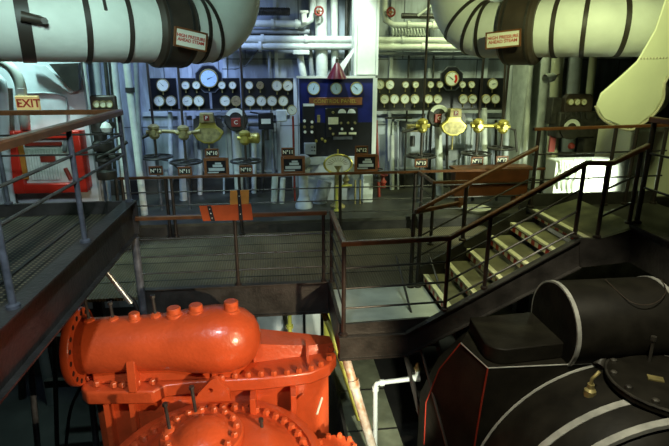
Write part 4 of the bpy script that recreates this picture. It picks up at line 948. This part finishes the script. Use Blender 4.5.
# ============================================================ BLACK TURBINE
t = thing('turbine', (2.9, 3.9, 0), 'black lagged turbine casing with bright steel bands at lower right', 'engine')
D = (4.13, 2.66, .41)
MB().lathe((2.58, D[0], D[1]), (1, 0, 0), [(0, 0), (0, .40), (.02, .41), (3.4, .41), (3.4, 0)], 48).build('drum', 'black', t)
for x in (2.58, 3.56): MB().lathe((x, D[0], D[1]), (1, 0, 0), [(0, .40), (0, .418), (.038, .418), (.038, .40)], 48).build('steel_band', 'seam', t)
r_ = .16; cs = [V((1.86+r_-r_*math.cos(a), 3.86+r_-r_*math.sin(a), 2.42)) for a in [PI/2*i/6 for i in range(7)]]
MB().prism(cs+[V((2.66, 3.92, 2.42)), V((2.66, 4.55, 2.42)), V((1.90, 4.50, 2.42))], (0, 0, .16)).build('box_cover', 'black', t, bevel=.012)
ZT2 = 2.42
rings = [(ZT2, [(1.95, 4.58), (1.74, 4.28), (1.83, 3.83), (2.66, 3.80), (3.9, 3.80), (3.9, 4.50)]),
         (2.10, [(1.62, 4.56), (1.56, 4.34), (1.80, 3.82), (2.66, 3.79), (3.9, 3.79), (3.9, 4.50)]),
         (1.70, [(1.44, 4.54), (1.45, 4.36), (1.77, 3.81), (2.66, 3.78), (3.9, 3.78), (3.9, 4.50)]),
         (.0, [(1.44, 4.54), (1.45, 4.30), (1.72, 3.81), (2.66, 3.78), (3.9, 3.78), (3.9, 4.50)])]
b = MB(); n = 6; vs = [(x, y, z) for z, rg in rings for x, y in rg]
b.poly(vs, [list(range(6)), list(range(23, 17, -1))]+[(k*n+i, k*n+(i+1) % n, (k+1)*n+(i+1) % n, (k+1)*n+i) for k in range(3) for i in range(n)])
b.build('side_casing', 'black', t, smooth=25)
def edge(pts, r, m, nm): return MB().tube(pts, r, 8).build(nm, m, t)
edge([(1.74, 4.28, 2.42), (1.56, 4.34, 2.1), (1.45, 4.36, 1.7), (1.45, 4.34, 1.2)], .007, 'redtrim', 'edge_trim'); edge([(1.83, 3.83, 2.42), (1.80, 3.82, 2.1), (1.77, 3.81, 1.7), (1.74, 3.81, .9)], .008, 'redtrim', 'edge_trim')
edge([(1.74, 4.28, 2.42), (1.83, 3.83, 2.42), (2.66, 3.80, 2.42), (2.95, 3.80, 2.42)], .007, 'seam', 'seam_line')
CB = (3.05, 1.09, 1.32)
MB().lathe((CB[0], 3.80, CB[1]), (0, -1, 0), [(0, 0), (0, CB[2]), (.72, CB[2]), (.80, CB[2]-.06), (1.0, CB[2]-.1), (1.6, CB[2]-.14), (1.6, 0)], 72).build('cylinder_body', 'black', t)
MB().torus((CB[0], 3.79, CB[1]), (0, 1, 0), CB[2]+.005, .013, 72, 6).build('seam_line', 'seam', t)
for y0, rr_ in ((3.30, CB[2]-.0), (3.02, CB[2]-.005)):
    MB().lathe((CB[0], y0, CB[1]), (0, -1, 0), [(0, rr_-.03), (0, rr_+.012), (.06, rr_+.006), (.06, rr_-.03)], 72).build('steel_band', 'seam', t)
cc = V((3.22, 3.40, 2.37))
cv = MB().lathe(cc, (0, 0, 1), [(-.1, .42), (.05, .42), (.05, .46), (.10, .46), (.11, .44), (.11, .40), (.13, .36), (.14, 0)], 48).build('hatch_cover', 'black', t)
MB().torus(cc+V((0, 0, .10)), (0, 0, 1), .455, .012, 48, 6).build('rim', 'dirt', cv)
for k in range(12):
    a = 2*PI*k/12+.2; MB().lathe(cc+V((.41*math.cos(a), .41*math.sin(a), .10)), (0, 0, 1), [(0, 0), (0, .032), (.035, .03), (.045, .015), (.045, 0)], 6).build('bolt', 'dirt', cv)
MB().box(cc+V((-.12, -.02, .145)), (.12, .07, .012), Matrix.Rotation(-.5, 3, 'Z')).build('name_plate', 'dbrass', cv)
p = cc+V((.03, .25, .12)); MB().cyl(p, p+V((0, 0, .22)), .014, 8).cyl(p+V((0, 0, .22)), p+V((0, 0, .26)), .025, 8).build('stud', 'dirt', cv)
p = cc+V((-.28, .40, .05)); MB().tube([p+V((-.1, -.05, 0)), p+V((-.03, 0, .06)), p+V((.05, .03, .16)), p+V((.12, .03, .17)), p+V((.15, .03, .12))], [.05, .04, .035, .035, .03], 10).build('lug_arm', 'dirt', t)
p = atz(590, 391, 2.36); g = MB().lathe(p+V((0, 0, -.05)), (0, 0, 1), [(0, 0), (0, .05), (.06, .05), (.08, .03), (.12, .03), (.12, 0)], 8)
g.tube([p+V((0, 0, .06)), p+V((.0, 0, .12)), p+V((.03, .0, .15)), p+V((.07, .02, .17))], .015, 8); g.build('drain_cock', 'dbrass', t)
MB().tube(smooth_path([(3.05, 4.13, 3.10), (3.12, 3.85, 3.0), (3.3, 3.8, 2.99), (3.5, 3.9, 3.05), (3.6, 4.1, 3.09)], 5), .004, 6).build('looped_wire', 'collar', t)

# ============================================================ BILGE
t = walk('walkway', (1.2, 5.5, .6), 'lower bilge walkway of greenish floor plates seen under the landing')
MB().mm((.75, 3.4, .55), (1.42, 8.4, .6)).build('deck_plate', 'green', t)
for y in (4.6, 5.35, 6.2, 7.1): MB().mm((.75, y-.012, .6), (1.42, y+.012, .606)).build('plate_joint', 'girder', t)
MB().mm((.72, 3.4, .45), (.76, 8.4, .68)).build('side_girder', 'girder', t)
for x0 in (.8, 1.3):
    for y0 in (3.6, 5.8, 8.0): MB().mm((x0, y0, 0), (x0+.08, y0+.08, .55)).build('leg', 'girder', t)
pw = 5.0
def fit(b, c, r=.045): b.lathe(V(c)-V((0, 0, .045)), (0, 0, 1), [(0, 0), (0, r), (.09, r), (.09, 0)], 12)
t = thing('pipe', aty(375, 446, pw), 'bright white elbowed pipe rising before the dark steps under the landing', 'pipe')
a, b_, c_ = aty(375, 452, pw), aty(375.5, 383, pw), aty(417, 378, pw)
MB().tube([V((a.x, pw, .6)), b_-V((0, 0, .04)), b_-V((-.012, 0, .012)), b_+V((.05, 0, 0)), c_], .028, 12).build('run', 'white', t)
for u, v, r in ((b_-V((0, 0, .10)), b_-V((0, 0, .05)), .04), (b_+V((.05, 0, 0)), b_+V((.10, 0, 0)), .04), (c_-V((.06, 0, 0)), c_+V((.03, 0, 0)), .042), (c_, c_+V((0, 0, .12)), .03)): MB().cyl(u, v, r).build('coupling', 'white', t)
MB().lathe(c_+V((0, 0, .10)), (0, 0, 1), [(0, 0), (0, .03), (.03, .045), (.06, .03), (.1, .02), (.1, 0)], 10).build('valve', 'dbrass', t)
pipe([(.64, 5.1, 2.10), aty(372, 446, 4.55), V(aty(372, 446, 4.55))+V((.10, -.13, -.7))], .05, 'rust', 'rusty white pipe slanting down from the landing corner', extra=lambda b: b.cyl(aty(353, 378, 4.87)-V((0, .0, .02)), aty(355, 386, 4.85)-V((0, .0, .02)), .062))
t = thing('ladder', (1.6, 4.8, .6), 'steep dark steel steps descending beneath the landing', 'ladder')
A0, A1 = V((1.42, 5.75, 2.1)), V((1.55, 3.6, .62))
for dx in (0, .42): MB().tube([A0+V((dx, 0, 0)), A1+V((dx, 0, 0))], .03, 4).build('stringer', 'girder', t)
for dx in (0, .42): MB().tube([A0+V((dx, 0, .7)), A1+V((dx, 0, .7))], .014, 8).build('handrail', 'bar', t)
for k in range(8):
    p = A0.lerp(A1, (k+.5)/8); MB().mm((p.x+.02, p.y-.09, p.z-.012), (p.x+.40, p.y+.09, p.z+.012)).build('tread', 'bar', t)
# behind / under the catwalk
single('tank', 'wallp', 'pale tank side seen below the catwalk behind the red turbine', 'tank', lambda b: b.mm((-.45, 8.0, .0), (.36, 8.8, 1.75)), bevel=.03)
single('white_box', 'white', 'small white box below catwalk between yellow pipes', 'box', lambda b: b.mm((.40, 7.9, .0), (.66, 8.1, 1.3)), bevel=.02)
pipe([(.12, 7.6, 2.0), (.12, 7.6, 0.1)], .035, 'yellow', 'yellow upright pipe under the catwalk left of small white box', extra=lambda b: [b.cyl((.12, 7.6, z), (.12, 7.6, z+.05), .06) for z in (.75, .9, 1.15)])
pipe([(.78, 7.7, 2.0), (.78, 7.7, 0.1)], .09, 'yellow', 'broad yellow green upright pipe under catwalk')
pipe([aty(321, 306, 6.2), aty(331, 330, 6.0), aty(345, 372, 5.6), aty(360, 420, 5.3)], .04, 'yellow', 'slanting yellow pipe below the landing left edge')
for a, y, r, m, lab in (((27, 362, 38, 450), 5.6, .035, 'bluepost', 'thin grey upright post under left walkway at extreme left'), ((84, 368, 96, 440), 5.9, .04, 'bluepost', 'grey upright post behind the red inlet flange'),
                        ((54, 372, 57, 440), 6.2, .03, 'bar', 'dark thin post in shadow below left walkway')):
    pipe(upright(aty(a[0], a[1]-40, y), aty(a[2], a[3], y), 0), r, m, lab, 'post', 'post')
pipe(smooth_path([aty(px, py, 5.55) for px, py in ((87, 378), (78, 392), (70, 412), (66, 446), (65, 470))], 4), .02, 'rope', 'black hose hanging beside the red turbine left shelf', 'hose', 'hose')
pipe(smooth_path([aty(px, py, 5.6) for px, py in ((125, 294), (134, 302), (138, 314), (140, 330))], 4), .025, 'rope', 'black hose looping behind red inlet near walkway column', 'hose', 'hose')
single('beam', 'girder', 'dark horizontal beam in the shadows below the catwalk at left', 'beam', lambda b: b.mm((-3.2, 6.6, 1.35), (-.6, 6.7, 1.5)))
single('beam', 'bar', 'lower dark beam in shadow left of the red turbine', 'beam', lambda b: b.mm((-3.2, 6.3, .9), (-1.7, 6.38, 1.0)))
for x0, y0, lab in ((.75, 8.3, 'dark column under catwalk behind the landing'), (3.3, 6.2, 'dark column under the upper platform'), (-2.7, 7.0, 'dark column under left walkway far side')):
    single('column', 'girder', lab, 'column', lambda b: b.mm((x0, y0, 0), (x0+.12, y0+.12, 2.0)))
# ============================================================ LIGHT, CAMERA
def lamp(kind, loc, target, energy, color, **k):
    l = bpy.data.lights.new('lamp', kind); l.energy = energy; l.color = color
    for a, v in k.items(): setattr(l, a, v)
    o = bpy.data.objects.new('lamp', l); COL.objects.link(o); o.location = loc
    o.rotation_euler = (V(target)-V(loc)).to_track_quat('-Z', 'Y').to_euler(); return o
lamp('SPOT', (1.7, 1.6, 3.3), (-.35, 4.8, 2.0), 740, (1, .82, .52), spot_size=math.radians(46), spot_blend=.6, shadow_soft_size=.04)
lamp('SPOT', (2.05, 2.0, 4.9), (-.5, 4.6, 2.0), 120, (1, .80, .50), spot_size=math.radians(44), spot_blend=.5, shadow_soft_size=.05)
lamp('SPOT', (.9, 8.7, 7.0), (1.25, 10.0, 5.3), 420, (.78, 1, .90), spot_size=math.radians(62), spot_blend=.7, shadow_soft_size=.12)
lamp('AREA', (-1.6, 8.7, 6.7), (-1.4, 10.5, 4.0), 56, (.38, .56, 1), shape='RECTANGLE', size=1.6, size_y=.5, spread=math.radians(110))
lamp('AREA', (3.6, 8.9, 6.9), (3.4, 10.5, 4.0), 44, (.84, 1, .52), shape='RECTANGLE', size=1.6, size_y=.4, spread=math.radians(110))
lamp('AREA', (-3.3, 6.95, 6.6), (-3.3, 7.75, 4.6), 48, (.60, 1, .92), shape='DISK', size=.3, spread=math.radians(110))
lamp('AREA', (-1.6, 3.6, 6.3), (-1.8, 6.7, 5.5), 23, (.62, 1, .86), shape='DISK', size=.4, spread=math.radians(110))
lamp('AREA', (3.0, 4.0, 6.4), (3.9, 7.2, 5.2), 42, (.86, 1, .46), shape='DISK', size=.4, spread=math.radians(110))
lamp('SPOT', (5.1, 5.95, 4.0), (4.45, 7.2, 3.35), 640, (.86, 1, .72), spot_size=math.radians(64), spot_blend=.4, shadow_soft_size=.08)
lamp('SPOT', (2.1, 5.5, 6.9), (2.45, 5.2, 2.8), 290, (.95, 1, .48), spot_size=math.radians(32), spot_blend=.6, shadow_soft_size=.15)
lamp('SPOT', (1.1, 5.6, 6.9), (1.2, 5.2, 2.4), 190, (.80, 1, .85), spot_size=math.radians(24), spot_blend=.6, shadow_soft_size=.15)
lamp('SPOT', (1.1, 2.4, 2.45), (1.0, 5.0, 1.25), 520, (.95, 1, .78), spot_size=math.radians(28), spot_blend=.3, shadow_soft_size=.05)
lamp('SPOT', (2.0, 2.2, 6.6), (2.8, 3.9, 2.4), 700, (1, .95, .70), spot_size=math.radians(36), spot_blend=.6, shadow_soft_size=.1)
lamp('SPOT', (.3, 6.4, 2.0), (.1, 8.0, 1.3), 50, (.85, 1, .85), spot_size=math.radians(80), shadow_soft_size=.1)
lamp('AREA', (-.5, 1.0, 6.6), (-1.8, 4.0, 3.8), 36, (.75, .92, 1), shape='DISK', size=.2, spread=math.radians(80))  # added cool light, lifts the left railing posts
lamp('SPOT', (.2, 7.1, 6.9), (.25, 7.0, 2.4), 130, (1, .95, .68), spot_size=math.radians(40), spot_blend=.8, shadow_soft_size=.3)  # added light above the catwalk, brightens its ribbed deck
w = bpy.data.worlds.new('dim_room'); S.world = w; w.use_nodes = True
w.node_tree.nodes['Background'].inputs[0].default_value = (.5, .55, .5, 1); w.node_tree.nodes['Background'].inputs[1].default_value = .006
cd = bpy.data.cameras.new('camera'); cd.sensor_width = 36; cd.lens = FPX*36/669; cd.clip_start = .05
co = bpy.data.objects.new('camera', cd); COL.objects.link(co)
m3 = Matrix((_R, _U, -_F)).transposed(); co.matrix_world = Matrix.Translation((0, 0, CZ)) @ m3.to_4x4()
S.camera = co
S.view_settings.view_transform = 'Standard'; S.view_settings.look = 'None'; S.view_settings.exposure = 0; S.view_settings.gamma = 1; S.view_settings.use_curve_mapping = False
